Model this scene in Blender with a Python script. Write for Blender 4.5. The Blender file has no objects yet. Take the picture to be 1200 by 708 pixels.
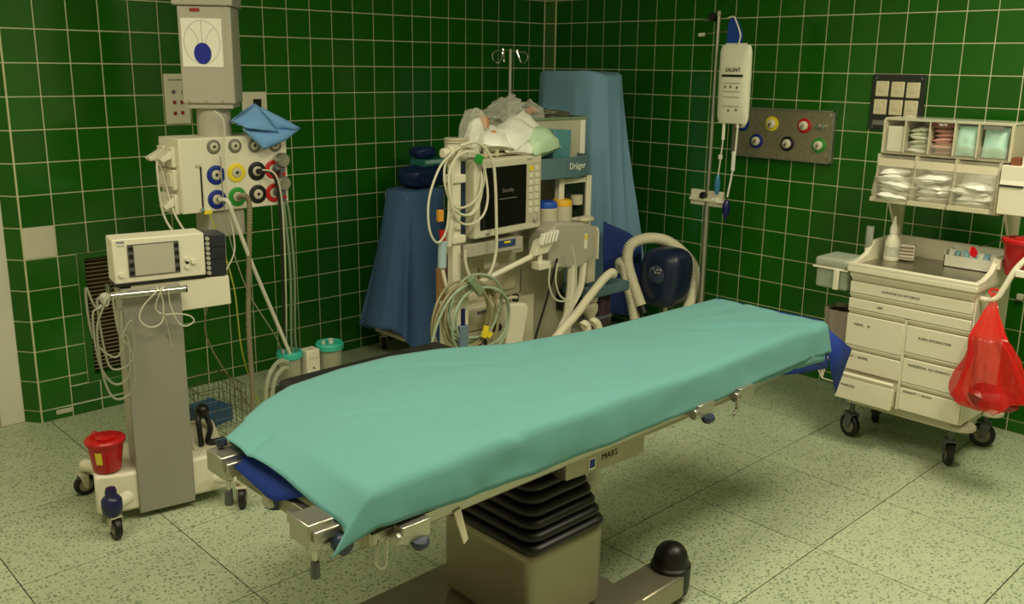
import bpy, math, random
from mathutils import Vector as V, Matrix, noise
random.seed(7)
scene = bpy.context.scene
col = scene.collection

# ---------------------------------------------------------------- camera
def make_camera():
    cd = bpy.data.cameras.new('camera'); c = bpy.data.objects.new('camera', cd); col.objects.link(c)
    yaw, pit, rol = 0.7647, -0.2302, 0.0136
    f = V((math.sin(yaw)*math.cos(pit), math.cos(yaw)*math.cos(pit), math.sin(pit)))
    r = f.cross(V((0, 0, 1))).normalized(); u = r.cross(f)
    r2 = r*math.cos(rol)+u*math.sin(rol); u2 = -r*math.sin(rol)+u*math.cos(rol)
    m = Matrix((r2, u2, -f)).transposed().to_4x4()
    m.translation = V((-4.9539, -4.8202, 1.8162))
    c.matrix_world = m
    cd.sensor_width = 36; cd.sensor_fit = 'HORIZONTAL'
    cd.lens = 1072.57/1200*36
    cd.shift_y = -26.32/1200
    cd.clip_start = 0.02
    scene.camera = c
make_camera()
CAM = V((-4.9539, -4.8202, 1.8162))

# ---------------------------------------------------------------- world, light, exposure
w = bpy.data.worlds.new('world'); scene.world = w; w.use_nodes = True
w.node_tree.nodes['Background'].inputs[0].default_value = (0.9, 0.9, 0.6, 1)
w.node_tree.nodes['Background'].inputs[1].default_value = 0.02
scene.view_settings.view_transform = 'Standard'
scene.view_settings.look = 'None'
scene.view_settings.gamma = 1
scene.view_settings.use_curve_mapping = False
scene.view_settings.exposure = 0.0
LIGHTS = [  # ceiling fluorescent panels: x, y, size x, size y, watts
    (-3.55, -3.3, 1.2, 0.6, 38),
    (-1.6, -4.2, 1.2, 0.6, 54),
    (-4.6, -1.9, 0.6, 1.2, 20),
]
LIGHT_COL = (1.0, 0.94, 0.69)

# ---------------------------------------------------------------- helpers
def lin(c):
    return tuple(((x/255)/12.92 if x/255 <= .04045 else ((x/255+.055)/1.055)**2.4) for x in c)

MATS = {}
def mat(name, rgb, rough=.5, metal=0., var=.06, scale=12., bump=0., bscale=80., spec=.5, coat=0., sheen=0., alpha=1., trans=0., emit=0., rand=0., sss=0.):
    if name in MATS: return MATS[name]
    m = bpy.data.materials.new(name); MATS[name] = m; m.use_nodes = True
    nt = m.node_tree; N = nt.nodes; L = nt.links; b = N['Principled BSDF']
    c = lin(rgb)
    b.inputs['Roughness'].default_value = rough; b.inputs['Metallic'].default_value = metal
    b.inputs['Specular IOR Level'].default_value = spec
    b.inputs['Coat Weight'].default_value = coat; b.inputs['Sheen Weight'].default_value = sheen
    b.inputs['Alpha'].default_value = alpha; b.inputs['Transmission Weight'].default_value = trans
    tc = N.new('ShaderNodeTexCoord'); nz = N.new('ShaderNodeTexNoise')
    nz.inputs['Scale'].default_value = scale; nz.inputs['Detail'].default_value = 4
    L.new(tc.outputs['Object'], nz.inputs['Vector'])
    mx = N.new('ShaderNodeMix'); mx.data_type = 'RGBA'
    mx.inputs['A'].default_value = (*[x*(1-var) for x in c], 1); mx.inputs['B'].default_value = (*[min(1, x*(1+var)) for x in c], 1)
    L.new(nz.outputs['Fac'], mx.inputs['Factor'])
    out = mx.outputs['Result']
    if rand:
        oi = N.new('ShaderNodeObjectInfo'); hs = N.new('ShaderNodeHueSaturation'); mr = N.new('ShaderNodeMapRange')
        mr.inputs['To Min'].default_value = 1-rand; mr.inputs['To Max'].default_value = 1+rand
        L.new(oi.outputs['Random'], mr.inputs['Value']); L.new(mr.outputs[0], hs.inputs['Value']); L.new(out, hs.inputs['Color']); out = hs.outputs[0]
    L.new(out, b.inputs['Base Color'])
    if emit:
        b.inputs['Emission Color'].default_value = (*c, 1); b.inputs['Emission Strength'].default_value = emit
    if bump:
        bn = N.new('ShaderNodeTexNoise'); bn.inputs['Scale'].default_value = bscale; bn.inputs['Detail'].default_value = 3
        bp = N.new('ShaderNodeBump'); bp.inputs['Strength'].default_value = bump; bp.inputs['Distance'].default_value = .004
        L.new(tc.outputs['Object'], bn.inputs['Vector']); L.new(bn.outputs['Fac'], bp.inputs['Height']); L.new(bp.outputs[0], b.inputs['Normal'])
    return m

def clear_mat(name, rgb, opacity=.35, rough=.15):
    """thin see-through plastic: part transparent, part tinted glossy/diffuse film"""
    if name in MATS: return MATS[name]
    m = mat(name, rgb, rough=rough, var=.08, scale=30)
    nt = m.node_tree; N = nt.nodes; L = nt.links; b = N['Principled BSDF']; o = N['Material Output']
    t = N.new('ShaderNodeBsdfTransparent'); x = N.new('ShaderNodeMixShader'); lw = N.new('ShaderNodeLayerWeight'); mr = N.new('ShaderNodeMapRange')
    lw.inputs['Blend'].default_value = .35
    mr.inputs['To Min'].default_value = opacity; mr.inputs['To Max'].default_value = min(1, opacity+.45)
    L.new(lw.outputs['Facing'], mr.inputs['Value']); L.new(mr.outputs[0], x.inputs[0]); L.new(t.outputs[0], x.inputs[1]); L.new(b.outputs[0], x.inputs[2]); L.new(x.outputs[0], o.inputs[0])
    return m

def smooth_path(pts, k=6, closed=False):
    p = [V(q) for q in pts]; n = len(p)
    if n < 3 and not closed: return p
    out = []
    rng = n if closed else n-1
    for i in range(rng):
        if closed: a, b, c, d = p[i-1], p[i], p[(i+1) % n], p[(i+2) % n]
        else: a, b, c, d = p[max(i-1, 0)], p[i], p[i+1], p[min(i+2, n-1)]
        for j in range(k):
            t = j/k
            out.append(.5*((2*b)+(c-a)*t+(2*a-5*b+4*c-d)*t*t+(3*b-a-3*c+d)*t**3))
    if not closed: out.append(p[-1])
    return out

class MB:
    def __init__(s): s.v = []; s.f = []
    def add(s, vs, fs):
        o = len(s.v); s.v += [V(x) for x in vs]; s.f += [tuple(i+o for i in f) for f in fs]; return s
    def bx(s, x0, x1, y0, y1, z0, z1, M=None):
        vs = [V((x, y, z)) for z in (z0, z1) for y in (y0, y1) for x in (x0, x1)]
        if M is not None: vs = [M @ x for x in vs]
        return s.add(vs, [(0, 2, 3, 1), (4, 5, 7, 6), (0, 1, 5, 4), (2, 6, 7, 3), (0, 4, 6, 2), (1, 3, 7, 5)])
    def box(s, c, d, rz=0, rx=0, ry=0):
        M = Matrix.Translation(V(c)) @ Matrix.Rotation(rz, 4, 'Z') @ Matrix.Rotation(ry, 4, 'Y') @ Matrix.Rotation(rx, 4, 'X')
        return s.bx(-d[0]/2, d[0]/2, -d[1]/2, d[1]/2, -d[2]/2, d[2]/2, M)
    def cyl(s, a, b, r, r2=None, n=14, cap=True):
        a = V(a); b = V(b); r2 = r if r2 is None else r2
        d = (b-a).normalized(); u = d.orthogonal().normalized(); w_ = d.cross(u)
        vs = []
        for c, q in ((a, r), (b, r2)):
            for i in range(n):
                t = 2*math.pi*i/n; vs.append(c+(u*math.cos(t)+w_*math.sin(t))*q)
        fs = [(i, (i+1) % n, n+(i+1) % n, n+i) for i in range(n)]
        if cap: fs += [tuple(range(n-1, -1, -1)), tuple(range(n, 2*n))]
        return s.add(vs, fs)
    def tube(s, pts, r, n=7, k=5, closed=False, flat=1.):
        p = smooth_path(pts, k, closed); m = len(p)
        if m < 2: return s
        tang = []
        for i in range(m):
            if closed: t = p[(i+1) % m]-p[i-1]
            else: t = p[min(i+1, m-1)]-p[max(i-1, 0)]
            tang.append(t.normalized() if t.length > 1e-9 else V((0, 0, 1)))
        u = tang[0].orthogonal().normalized(); vs = []
        rr = r if callable(r) else (lambda t: r)
        for i in range(m):
            u = (u-tang[i]*u.dot(tang[i])).normalized(); w_ = tang[i].cross(u)
            q = rr(i/(m-1))
            for j in range(n):
                t = 2*math.pi*j/n; vs.append(p[i]+(u*math.cos(t)+w_*math.sin(t)*flat)*q)
        fs = []
        for i in range(m if closed else m-1):
            a = i*n; b = ((i+1) % m)*n
            fs += [(a+j, a+(j+1) % n, b+(j+1) % n, b+j) for j in range(n)]
        if not closed: fs += [tuple(range(n-1, -1, -1)), tuple(range((m-1)*n, m*n))]
        return s.add(vs, fs)
    def lathe(s, c, prof, n=24, axis=(0, 0, 1), cap=True):
        c = V(c); d = V(axis).normalized(); u = d.orthogonal().normalized(); w_ = d.cross(u); vs = []
        for r, h in prof:
            for i in range(n):
                t = 2*math.pi*i/n; vs.append(c+d*h+(u*math.cos(t)+w_*math.sin(t))*r)
        fs = []
        for k in range(len(prof)-1):
            a, b = k*n, (k+1)*n
            fs += [(a+i, a+(i+1) % n, b+(i+1) % n, b+i) for i in range(n)]
        if cap: fs += [tuple(range(n-1, -1, -1)), tuple(range((len(prof)-1)*n, len(prof)*n))]
        return s.add(vs, fs)
    def prism(s, poly, d):
        """poly: 3D points (planar), extruded along d"""
        d = V(d); n = len(poly); a = [V(q) for q in poly]; b = [q+d for q in a]
        nn = sum(((a[i]-a[0]).cross(a[(i+1) % n]-a[0]) for i in range(n)), V())
        if nn.dot(d) > 0: f0, f1 = tuple(range(n-1, -1, -1)), tuple(range(n, 2*n)); sd = [(i, (i+1) % n, n+(i+1) % n, n+i) for i in range(n)]
        else: f0, f1 = tuple(range(n)), tuple(range(2*n-1, n-1, -1)); sd = [(n+i, n+(i+1) % n, (i+1) % n, i) for i in range(n)]
        return s.add(a+b, [f0, f1]+sd)
    def grid(s, fn, nu, nv, wrap=False):
        vs = [fn(i/nu, j/nv) for j in range(nv+1) for i in range(nu if wrap else nu+1)]
        w_ = nu if wrap else nu+1
        fs = [(j*w_+i, j*w_+(i+1) % w_, (j+1)*w_+(i+1) % w_, (j+1)*w_+i) for j in range(nv) for i in range(nu)]
        return s.add(vs, fs)
    def ball(s, c, r, n=14, m=8):
        if not hasattr(r, '__len__'): r = (r, r, r)
        c = V(c); vs = [c+V((0, 0, -r[2]))]
        for j in range(1, m):
            a = -math.pi/2+math.pi*j/m
            for i in range(n):
                t = 2*math.pi*i/n; vs.append(c+V((r[0]*math.cos(a)*math.cos(t), r[1]*math.cos(a)*math.sin(t), r[2]*math.sin(a))))
        vs.append(c+V((0, 0, r[2]))); fs = [(0, 1+(i+1) % n, 1+i) for i in range(n)]
        for j in range(m-2):
            a = 1+j*n; fs += [(a+i, a+(i+1) % n, a+n+(i+1) % n, a+n+i) for i in range(n)]
        a = 1+(m-2)*n; fs += [(a+i, a+(i+1) % n, len(vs)-1) for i in range(n)]
        return s.add(vs, fs)
    def build(s, name, m, parent=None, bev=0, seg=2, smooth=38, solid=0, sub=0, label=None):
        me = bpy.data.meshes.new(name)
        off = (V(parent['_o']) if parent is not None and '_o' in parent.keys() else V())
        me.from_pydata([v-off for v in s.v], [], s.f); me.update()
        if isinstance(m, str): m = MATS[m]
        me.materials.append(m)
        if smooth:
            me.polygons.foreach_set('use_smooth', [True]*len(me.polygons))
            me.set_sharp_from_angle(angle=math.radians(smooth))
        o = bpy.data.objects.new(name, me); col.objects.link(o)
        if parent is not None: o.parent = parent
        if solid:
            q = o.modifiers.new('thickness', 'SOLIDIFY'); q.thickness = solid; q.offset = 0
        if bev:
            q = o.modifiers.new('bevel', 'BEVEL'); q.width = bev; q.segments = seg; q.limit_method = 'ANGLE'; q.angle_limit = math.radians(40)
        if sub:
            q = o.modifiers.new('sub', 'SUBSURF'); q.levels = sub; q.render_levels = sub
        if label: o['label'] = label
        return o

def thing(name, label, cat, loc, group=None):
    """an Empty at a thing's base; its parts are written in world coordinates and shifted here"""
    o = bpy.data.objects.new(name, None); col.objects.link(o); o.empty_display_size = .05
    o.location = loc; o['_o'] = list(loc); o['label'] = label; o['category'] = cat
    if group: o['group'] = group
    return o
def tag(o, label, cat, group=None):
    o['label'] = label; o['category'] = cat
    if group: o['group'] = group
    return o
def part_origin(o):
    """lets sub-parts of a mesh part be written in world coordinates as well"""
    p = o.parent
    o['_o'] = list(V(p['_o'])) if p is not None and '_o' in p.keys() else [0, 0, 0]
    return o
def struct(o):
    o['kind'] = 'structure'; return o
def text(name, body, m, parent, pos, size, xdir, ydir, depth=.0006, align='LEFT'):
    cu = bpy.data.curves.new('t', 'FONT'); cu.body = body; cu.size = size; cu.extrude = depth; cu.align_x = align; cu.resolution_u = 2
    t = bpy.data.objects.new('t', cu); col.objects.link(t)
    dg = bpy.context.evaluated_depsgraph_get(); me = bpy.data.meshes.new_from_object(t.evaluated_get(dg))
    bpy.data.objects.remove(t); bpy.data.curves.remove(cu)
    x = V(xdir).normalized(); y = V(ydir).normalized(); z = x.cross(y)
    M = Matrix((x, y, z)).transposed().to_4x4()
    off = V(parent['_o']) if '_o' in parent.keys() else V()
    M.translation = V(pos)-off
    me.transform(M); me.materials.clear(); me.materials.append(MATS[m] if isinstance(m, str) else m)
    o = bpy.data.objects.new(name, me); col.objects.link(o); o.parent = parent
    return o
def wob(x, y, z=0., s=1.): return noise.noise(V((x*s, y*s, z*s)))

# ---------------------------------------------------------------- materials
mat('tile', (28, 94, 13), rough=.16, var=.12, scale=7, rand=.13, spec=.5, bump=.04, bscale=9)
mat('grout', (222, 220, 180), rough=.85, var=.15, scale=20, bump=.2)
mat('white_tile', (222, 214, 196), rough=.3)
mat('plaster', (205, 200, 180), rough=.8, var=.05)
mat('white_paint', (226, 220, 205), rough=.45, var=.04, scale=5)
mat('joint', (48, 50, 34), rough=.9)
mat('cream', (230, 223, 203), rough=.4, var=.03, scale=6)
mat('cream_dark', (198, 190, 167), rough=.45, var=.05, scale=6)
mat('beige', (204, 195, 170), rough=.45, var=.05, scale=6)
mat('grey_plate', (150, 147, 136), rough=.42, var=.05, scale=5)
mat('grey_lacquer', (178, 172, 158), rough=.4, var=.04, scale=4)
mat('steel', (188, 184, 174), rough=.3, metal=.85, var=.12, scale=9, bump=.03, bscale=200)
mat('brushed', (160, 153, 134), rough=.4, metal=.75, var=.15, scale=14, bump=.05, bscale=120)
mat('chrome', (215, 212, 205), rough=.12, metal=1, var=.03)
mat('rubber', (14, 14, 16), rough=.42, var=.2, scale=25)
mat('bellows', (8, 8, 9), rough=.42, var=.2, scale=25)
mat('black_plastic', (22, 22, 24), rough=.35, var=.15)
mat('grey_plastic', (92, 96, 100), rough=.4)
mat('wheel_hub', (150, 145, 128), rough=.4)
mat('navy_plastic', (30, 30, 78), rough=.3)
mat('red_plastic', (190, 22, 30), rough=.3, var=.05)
mat('red_mark', (150, 25, 25), rough=.5)
mat('yellow_mark', (235, 210, 60), rough=.5)
mat('blue_mark', (12, 28, 150), rough=.5)
mat('ink', (28, 28, 26), rough=.7)
mat('ink_grey', (120, 116, 108), rough=.7)
mat('paper', (240, 236, 224), rough=.7, var=.02)
# ================================================================ the room
T, TZ, Z0 = .15, .1575, .0638       # wall tile pitch across, up, and the cut row at the floor
XL, YF, ZC = -5.9, -6.3, 3.05       # far side of the room, wall behind the camera, ceiling
GAP = .006
_tm = {}
def tile_mesh(w_, h, m='tile', d=.004, ch=.0022):
    """a wall tile: x across, z up, front towards -y; bevelled rim"""
    k = (round(w_, 4), round(h, 4), m)
    if k in _tm: return _tm[k]
    a, b = w_/2, h/2
    vs = [(-a, 0, -b), (a, 0, -b), (a, 0, b), (-a, 0, b), (-a, -d+.0012, -b), (a, -d+.0012, -b), (a, -d+.0012, b), (-a, -d+.0012, b),
          (-a+ch, -d, -b+ch), (a-ch, -d, -b+ch), (a-ch, -d, b-ch), (-a+ch, -d, b-ch)]
    fs = [(0, 1, 5, 4), (1, 2, 6, 5), (2, 3, 7, 6), (3, 0, 4, 7), (4, 5, 9, 8), (5, 6, 10, 9), (6, 7, 11, 10), (7, 4, 8, 11), (8, 9, 10, 11)]
    me = bpy.data.meshes.new('tile'); me.from_pydata(vs, [], fs); me.update(); me.materials.append(MATS[m]); _tm[k] = me
    return me
def tile_rects(u0, u1, us, hole=None):
    """cells (u, z rectangles) of a wall between the lines us, minus the hole"""
    zs = [0.0]+[Z0+TZ*i for i in range(20)]
    zs = [z for z in zs if z < ZC]+[ZC]
    out = []
    for i in range(len(us)-1):
        for j in range(len(zs)-1):
            r = [(us[i], us[i+1], zs[j], zs[j+1])]
            if hole:
                h0, h1, h2, h3 = hole; nr = []
                for (a, b, c, d) in r:
                    if b <= h0 or a >= h1 or d <= h2 or c >= h3: nr.append((a, b, c, d)); continue
                    if a < h0: nr.append((a, h0, max(c, h2), min(d, h3)))
                    if b > h1: nr.append((h1, b, max(c, h2), min(d, h3)))
                    if c < h2: nr.append((a, b, c, h2))
                    if d > h3: nr.append((a, b, h3, d))
                r = nr
            out += [q for q in r if q[1]-q[0] > .012 and q[3]-q[2] > .012]
    return out
def lay_tiles(wall, rects, M, in_view, white=None, keep=300):
    """M maps (u, 0, z) to the world; the nearest tiles in view are parts, the rest one joined part"""
    rot = M.to_3x3().to_euler(); items = []
    for q in rects:
        c = M @ V(((q[0]+q[1])/2, 0, (q[2]+q[3])/2)); items.append(((c-CAM).length, q, c))
    items.sort(key=lambda t: t[0]+(0 if in_view(t[2]) else 100))
    rest = MB()
    for n, (dist, q, c) in enumerate(items):
        m = 'white_tile' if white and white(q) else 'tile'
        me = tile_mesh(q[1]-q[0]-GAP, q[3]-q[2]-GAP, m)
        jit = Matrix.Rotation(random.gauss(0, .0022), 4, 'X') @ Matrix.Rotation(random.gauss(0, .0022), 4, 'Z')
        if n < keep and dist < 90 and in_view(c):
            o = bpy.data.objects.new('tile', me); col.objects.link(o); o.parent = wall
            o.matrix_local = Matrix.Translation(c) @ rot.to_matrix().to_4x4() @ jit
            if m == 'white_tile': o['label'] = 'plain white replacement tile'
        else:
            K = Matrix.Translation(c) @ rot.to_matrix().to_4x4() @ jit
            rest.add([K @ v.co for v in me.vertices], [tuple(p.vertices) for p in me.polygons])
    if rest.v:
        o = rest.build('tile_field', 'tile', wall, smooth=0); o['kind'] = 'stuff'

# back wall (y = 0) with the ventilation hole
VX0, VX1, VZ0, VZ1 = -3.402, -3.05, .165, .8513
m_ = MB()
XA = -3.643
for (a, b, c, d) in ((XA, VX0, 0, ZC), (VX1, 0, 0, ZC), (VX0, VX1, 0, VZ0), (VX0, VX1, VZ1, ZC)): m_.bx(a, b, 0, .2, c, d)
wall_back = struct(m_.build('wall_back', 'grout', smooth=0))
us = [XA+T*i for i in range(25)]
rA = tile_rects(XA, 0, us, (VX0, VX1, VZ0, VZ1))
lay_tiles(wall_back, rA, Matrix.Identity(4), lambda c: c.z < 2.24 and not (c.x > -1.35 and c.z < .75) and not (c.x > -.55 and c.z < 1.6) and not (-2.0 < c.x < -1.2 and c.z < .9),
          white=lambda q: abs(q[0]-XA) < .01 and abs(q[2]-(Z0+5*TZ)) < .02)
MB().bx(-3.575, -3.49, -.007, -.002, .028, .052).build('plaster_patch', 'plaster', wall_back, bev=.002)
# right wall (x = 0)
m_ = MB().bx(0, .2, YF, .2, 0, ZC)
wall_right = struct(m_.build('wall_right', 'grout', smooth=0))
vs_ = [.0849+T*i for i in range(24)]+[-YF]
fine = vs_[:-1]
while fine[-1]+T < -YF: fine.append(fine[-1]+T)
fine.append(-YF)
rB = tile_rects(0, 0, fine)
lay_tiles(wall_right, rB, Matrix.Rotation(-math.pi/2, 4, 'Z'), lambda c: c.z < 2.3 and c.y > -3.75 and not (c.y < -2.95 and .2 < c.z < .85) and not (c.y > -.7 and c.z < 1.5))
# narrow tiled strip across the inner corner, and the chamfer at the doorway
def strip(name, a, b, lo, back):
    a = V((*a, 0)); b = V((*b, 0)); d = (b-a).normalized(); n = V((d.y, -d.x, 0)); L_ = (b-a).length
    m_ = MB(); m_.prism([a, b, b-n*back, a-n*back], (0, 0, ZC)); o = struct(m_.build(name, 'grout', smooth=0))
    M = Matrix.Translation(a) @ Matrix.Rotation(math.atan2(d.y, d.x), 4, 'Z')
    for q in tile_rects(0, 0, [0, L_]):
        me = tile_mesh(q[1]-q[0]-GAP, q[3]-q[2]-GAP)
        t = bpy.data.objects.new('tile', me); col.objects.link(t); t.parent = o
        t.matrix_local = M @ Matrix.Translation(V((L_/2, 0, (q[2]+q[3])/2)))
    return o
strip('trim_1', (-.036, -.004), (-.004, -.078), 0, .03)
strip('trim_2', (-3.703, .078), (XA-.003, .001), 0, .05)
# doorway left of the chamfer: frame post, door leaf
m_ = MB().bx(-3.80, -3.70, .085, .20, 0, 2.15); m_.bx(-3.815, -3.70, .075, .09, 0, 2.15); m_.bx(-4.8, -3.70, .085, .20, 2.05, 2.15)
struct(m_.build('trim_3', 'white_paint', bev=.004))
dr = struct(MB().bx(-4.72, -3.80, .13, .175, .012, 2.05).build('door_1', 'white_paint', bev=.003))
h = MB().cyl((-4.62, .13, 1.03), (-4.62, .08, 1.03), .012); h.tube([(-4.62, .08, 1.03), (-4.6, .075, 1.03), (-4.5, .075, 1.03)], .011); h.build('door_handle', 'steel', dr)
m_ = MB().bx(-4.9, -4.8, .085, .2, 0, 2.15); struct(m_.build('trim_4', 'white_paint', bev=.004))
# the rest of the room
m_ = MB().bx(XL, -4.9, 0, .2, 0, ZC).bx(-4.9, -3.70, .085, .2, 2.15, ZC); struct(m_.build('wall_front_of_corridor', 'plaster', smooth=0)).name = 'wall_back_left'
struct(MB().bx(XL-.2, XL, YF, .2, 0, ZC).build('wall_left', 'plaster', smooth=0))
struct(MB().bx(XL-.2, .2, YF-.2, YF, 0, ZC).build('wall_front', 'plaster', smooth=0))
struct(MB().bx(XL-.2, .2, YF-.2, .4, ZC, ZC+.1).build('ceiling', 'white_paint', smooth=0))

# floor: terrazzo slabs on a dark bed
def terrazzo():
    m = mat('terrazzo', (186, 197, 166), rough=.42, var=.07, scale=3, rand=.05)
    N = m.node_tree.nodes; L = m.node_tree.links; b = N['Principled BSDF']
    src = b.inputs['Base Color'].links[0].from_socket
    g = N.new('ShaderNodeNewGeometry')
    prev = src
    for sc_, lo, hi, c, dist in ((62, .30, .40, (66, 88, 58), .4), (95, .26, .36, (84, 104, 70), .3), (38, .12, .16, (225, 225, 190), .4)):
        nz = N.new('ShaderNodeTexNoise'); nz.inputs['Scale'].default_value = sc_*1.1; L.new(g.outputs['Position'], nz.inputs['Vector'])
        ad = N.new('ShaderNodeVectorMath'); ad.operation = 'MULTIPLY_ADD'; ad.inputs[1].default_value = (.012, .012, .012)
        L.new(nz.outputs['Color'], ad.inputs[0]); L.new(g.outputs['Position'], ad.inputs[2])
        vo = N.new('ShaderNodeTexVoronoi'); vo.inputs['Scale'].default_value = sc_; vo.inputs['Randomness'].default_value = 1; L.new(ad.outputs[0], vo.inputs['Vector'])
        sz = N.new('ShaderNodeSeparateColor'); L.new(vo.outputs['Color'], sz.inputs[0])
        gt = N.new('ShaderNodeMath'); gt.operation = 'GREATER_THAN'; gt.inputs[1].default_value = .38; L.new(sz.outputs[0], gt.inputs[0])
        mr = N.new('ShaderNodeMapRange'); mr.inputs['From Min'].default_value = lo; mr.inputs['From Max'].default_value = hi; mr.inputs['To Min'].default_value = .6; mr.inputs['To Max'].default_value = 0
        L.new(vo.outputs['Distance'], mr.inputs['Value'])
        mu = N.new('ShaderNodeMath'); mu.operation = 'MULTIPLY'; L.new(mr.outputs[0], mu.inputs[0]); L.new(gt.outputs[0], mu.inputs[1])
        mx = N.new('ShaderNodeMix'); mx.data_type = 'RGBA'; mx.inputs['B'].default_value = (*lin(c), 1)
        L.new(mu.outputs[0], mx.inputs['Factor']); L.new(prev, mx.inputs['A']); prev = mx.outputs['Result']
    L.new(prev, b.inputs['Base Color'])
terrazzo()
floor = struct(MB().bx(XL-.2, .2, YF-.2, .4, -.1, -.002).build('floor', 'joint', smooth=0))
fx = [-1.2633-.5851*k for k in range(-3, 9)][::-1]; fy = [-2.7219-.5925*k for k in range(-6, 8)][::-1]
fx = [x for x in fx if XL < x < .0]; fy = [y for y in fy if YF < y < .17]
fx = [XL]+fx+[0]; fy = [YF]+fy+[.17]
_fm = {}
for i in range(len(fx)-1):
    for j in range(len(fy)-1):
        w_, d_ = fx[i+1]-fx[i]-.0042, fy[j+1]-fy[j]-.0042
        k = (round(w_, 3), round(d_, 3))
        if k not in _fm:
            _fm[k] = MB().bx(-w_/2, w_/2, -d_/2, d_/2, -.012, 0).build('floor_tile', 'terrazzo', floor, smooth=0); o = _fm[k]
        else:
            o = _fm[k].copy(); col.objects.link(o); o.parent = floor
        o.location = ((fx[i]+fx[i+1])/2, (fy[j]+fy[j+1])/2, 0)
# ceiling lights: real fixtures, a lit diffuser and the lamp behind it
for n, (x, y, sx, sy, wt) in enumerate(LIGHTS):
    t = thing('ceiling_light', ['fluorescent ceiling panel above the foot of the operating table', 'fluorescent ceiling panel in front of the drawer cart', 'fluorescent ceiling panel near the door'][n], 'light', (x, y, ZC))
    f = MB()
    for a in (-1, 1):
        f.bx(x+a*(sx/2+.02)-.02, x+a*(sx/2+.02)+.02, y-sy/2-.04, y+sy/2+.04, ZC-.06, ZC); f.bx(x-sx/2, x+sx/2, y+a*(sy/2+.02)-.02, y+a*(sy/2+.02)+.02, ZC-.06, ZC)
    f.build('frame', 'white_paint', t)
    MB().bx(x-sx/2, x+sx/2, y-sy/2, y+sy/2, ZC-.03, ZC-.01).build('diffuser', mat('diffuser', (255, 243, 190), rough=.6, emit=1.5), t)
    ld = bpy.data.lights.new('lamp', 'AREA'); ld.shape = 'RECTANGLE'; ld.size = sx; ld.size_y = sy; ld.energy = wt; ld.color = LIGHT_COL
    lo = bpy.data.objects.new('lamp', ld); col.objects.link(lo); lo.parent = t; lo.location = (0, 0, -.065)
# ================================================================ operating table
mat('drape_green', (94, 152, 153), rough=.82, var=.035, scale=4, bump=.12, bscale=220, sheen=.1)
mat('drape_blue', (12, 54, 150), rough=.75, var=.06, scale=6, bump=.1, bscale=160)
mat('pad_black', (24, 24, 26), rough=.5, var=.15)
t = thing('operating_table', 'steel operating table with black bellows column under the green sheet', 'operating table', (-3.05, -2.9, 0))
# base: a plate with two arms towards the right, black domed feet covers
b = MB()
b.prism([(-3.85, -2.58, .035), (-2.77, -2.58, .035), (-2.77, -3.20, .035), (-3.85, -3.20, .035)], (0, 0, .085))
b.build('base_plate', 'brushed', t, bev=.012)
for y0, y1 in ((-3.20, -3.06), (-2.72, -2.58)):
    MB().bx(-2.79, -2.555, y0, y1, .035, .118).build('base_arm', 'brushed', t, bev=.01)
    c = MB(); yc = (y0+y1)/2
    c.lathe((-2.545, yc, .03), [(.064, 0), (.068, .03), (.070, .085), (.070, .10), (.063, .106), (.062, .112), (.060, .125), (.053, .15), (.038, .168), (.018, .177), (.0, .178)], 28)
    c.build('caster_cover', 'bellows', t)
    w_ = MB().cyl((-2.545, yc-.015, .034), (-2.545, yc+.015, .034), .034, n=18); w_.build('caster', 'rubber', t)
for y in (-3.12, -2.66): MB().cyl((-3.75, y-.015, .034), (-3.75, y+.015, .034), .034, n=18).build('caster', 'rubber', t)
cb = MB().prism([(-3.22, -2.70, .12), (-2.885, -2.70, .12), (-2.885, -3.11, .12), (-3.22, -3.11, .12)], (0, 0, .285)); co = cb.build('column', mat('column_steel', (150, 144, 124), rough=.42, metal=.8, var=.15, scale=6), t, bev=.03, seg=4)
def rrect(cx, cy, hx, hy, r, z, n=5):
    out = []
    for sx, sy, a0 in ((1, 1, 0), (-1, 1, 90), (-1, -1, 180), (1, -1, 270)):
        for k in range(n+1):
            a = math.radians(a0+90*k/n); out.append((cx+sx*(hx-r)+r*math.cos(a), cy+sy*(hy-r)+r*math.sin(a), z))
    return out
# rubber bellows: one fold after the other, a little smaller upwards
nf = 6; zb = .398
for k in range(nf):
    h = .034; z = zb+h*k; hx = .176-.009*k; hy = .214-.011*k
    m = MB(); rings = []
    for (f, dz) in ((.80, 0), (.94, .004), (1.0, .012), (1.0, .02), (.93, .029), (.80, .033)):
        rings.append(rrect(-3.052, -2.905, hx*(.5+.5*f), hy*(.5+.5*f), .05, z+dz))
    n_ = len(rings[0]); m.add([p for r in rings for p in r], [(i*n_+j, i*n_+(j+1) % n_, (i+1)*n_+(j+1) % n_, (i+1)*n_+j) for i in range(5) for j in range(n_)]+[tuple(range(n_-1, -1, -1)), tuple(range(5*n_, 6*n_))])
    m.build('bellows_fold', 'bellows', t, smooth=70)
MB().bx(-3.16, -2.94, -3.02, -2.78, .60, .66).build('column_head', 'black_plastic', t)
# steel carrier with the maker's plate
cb = MB().prism([(-3.066, -3.10, .655), (-2.69, -3.10, .655), (-2.69, -3.10, .585), (-2.72, -3.10, .575), (-3.066, -3.10, .595)], (0, .40, 0)); car = part_origin(cb.build('carrier', 'brushed', t, bev=.004))
MB().bx(-2.967, -2.935, -3.1025, -3.0998, .601, .641).build('emblem_border', 'paper', car)
MB().bx(-2.963, -2.939, -3.1035, -3.102, .606, .634).build('emblem', 'blue_mark', car)
text('lettering', 'MARS', 'ink', car, (-2.905, -3.1005, .615), .031, (1, 0, 0), (0, 0, 1))
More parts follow.
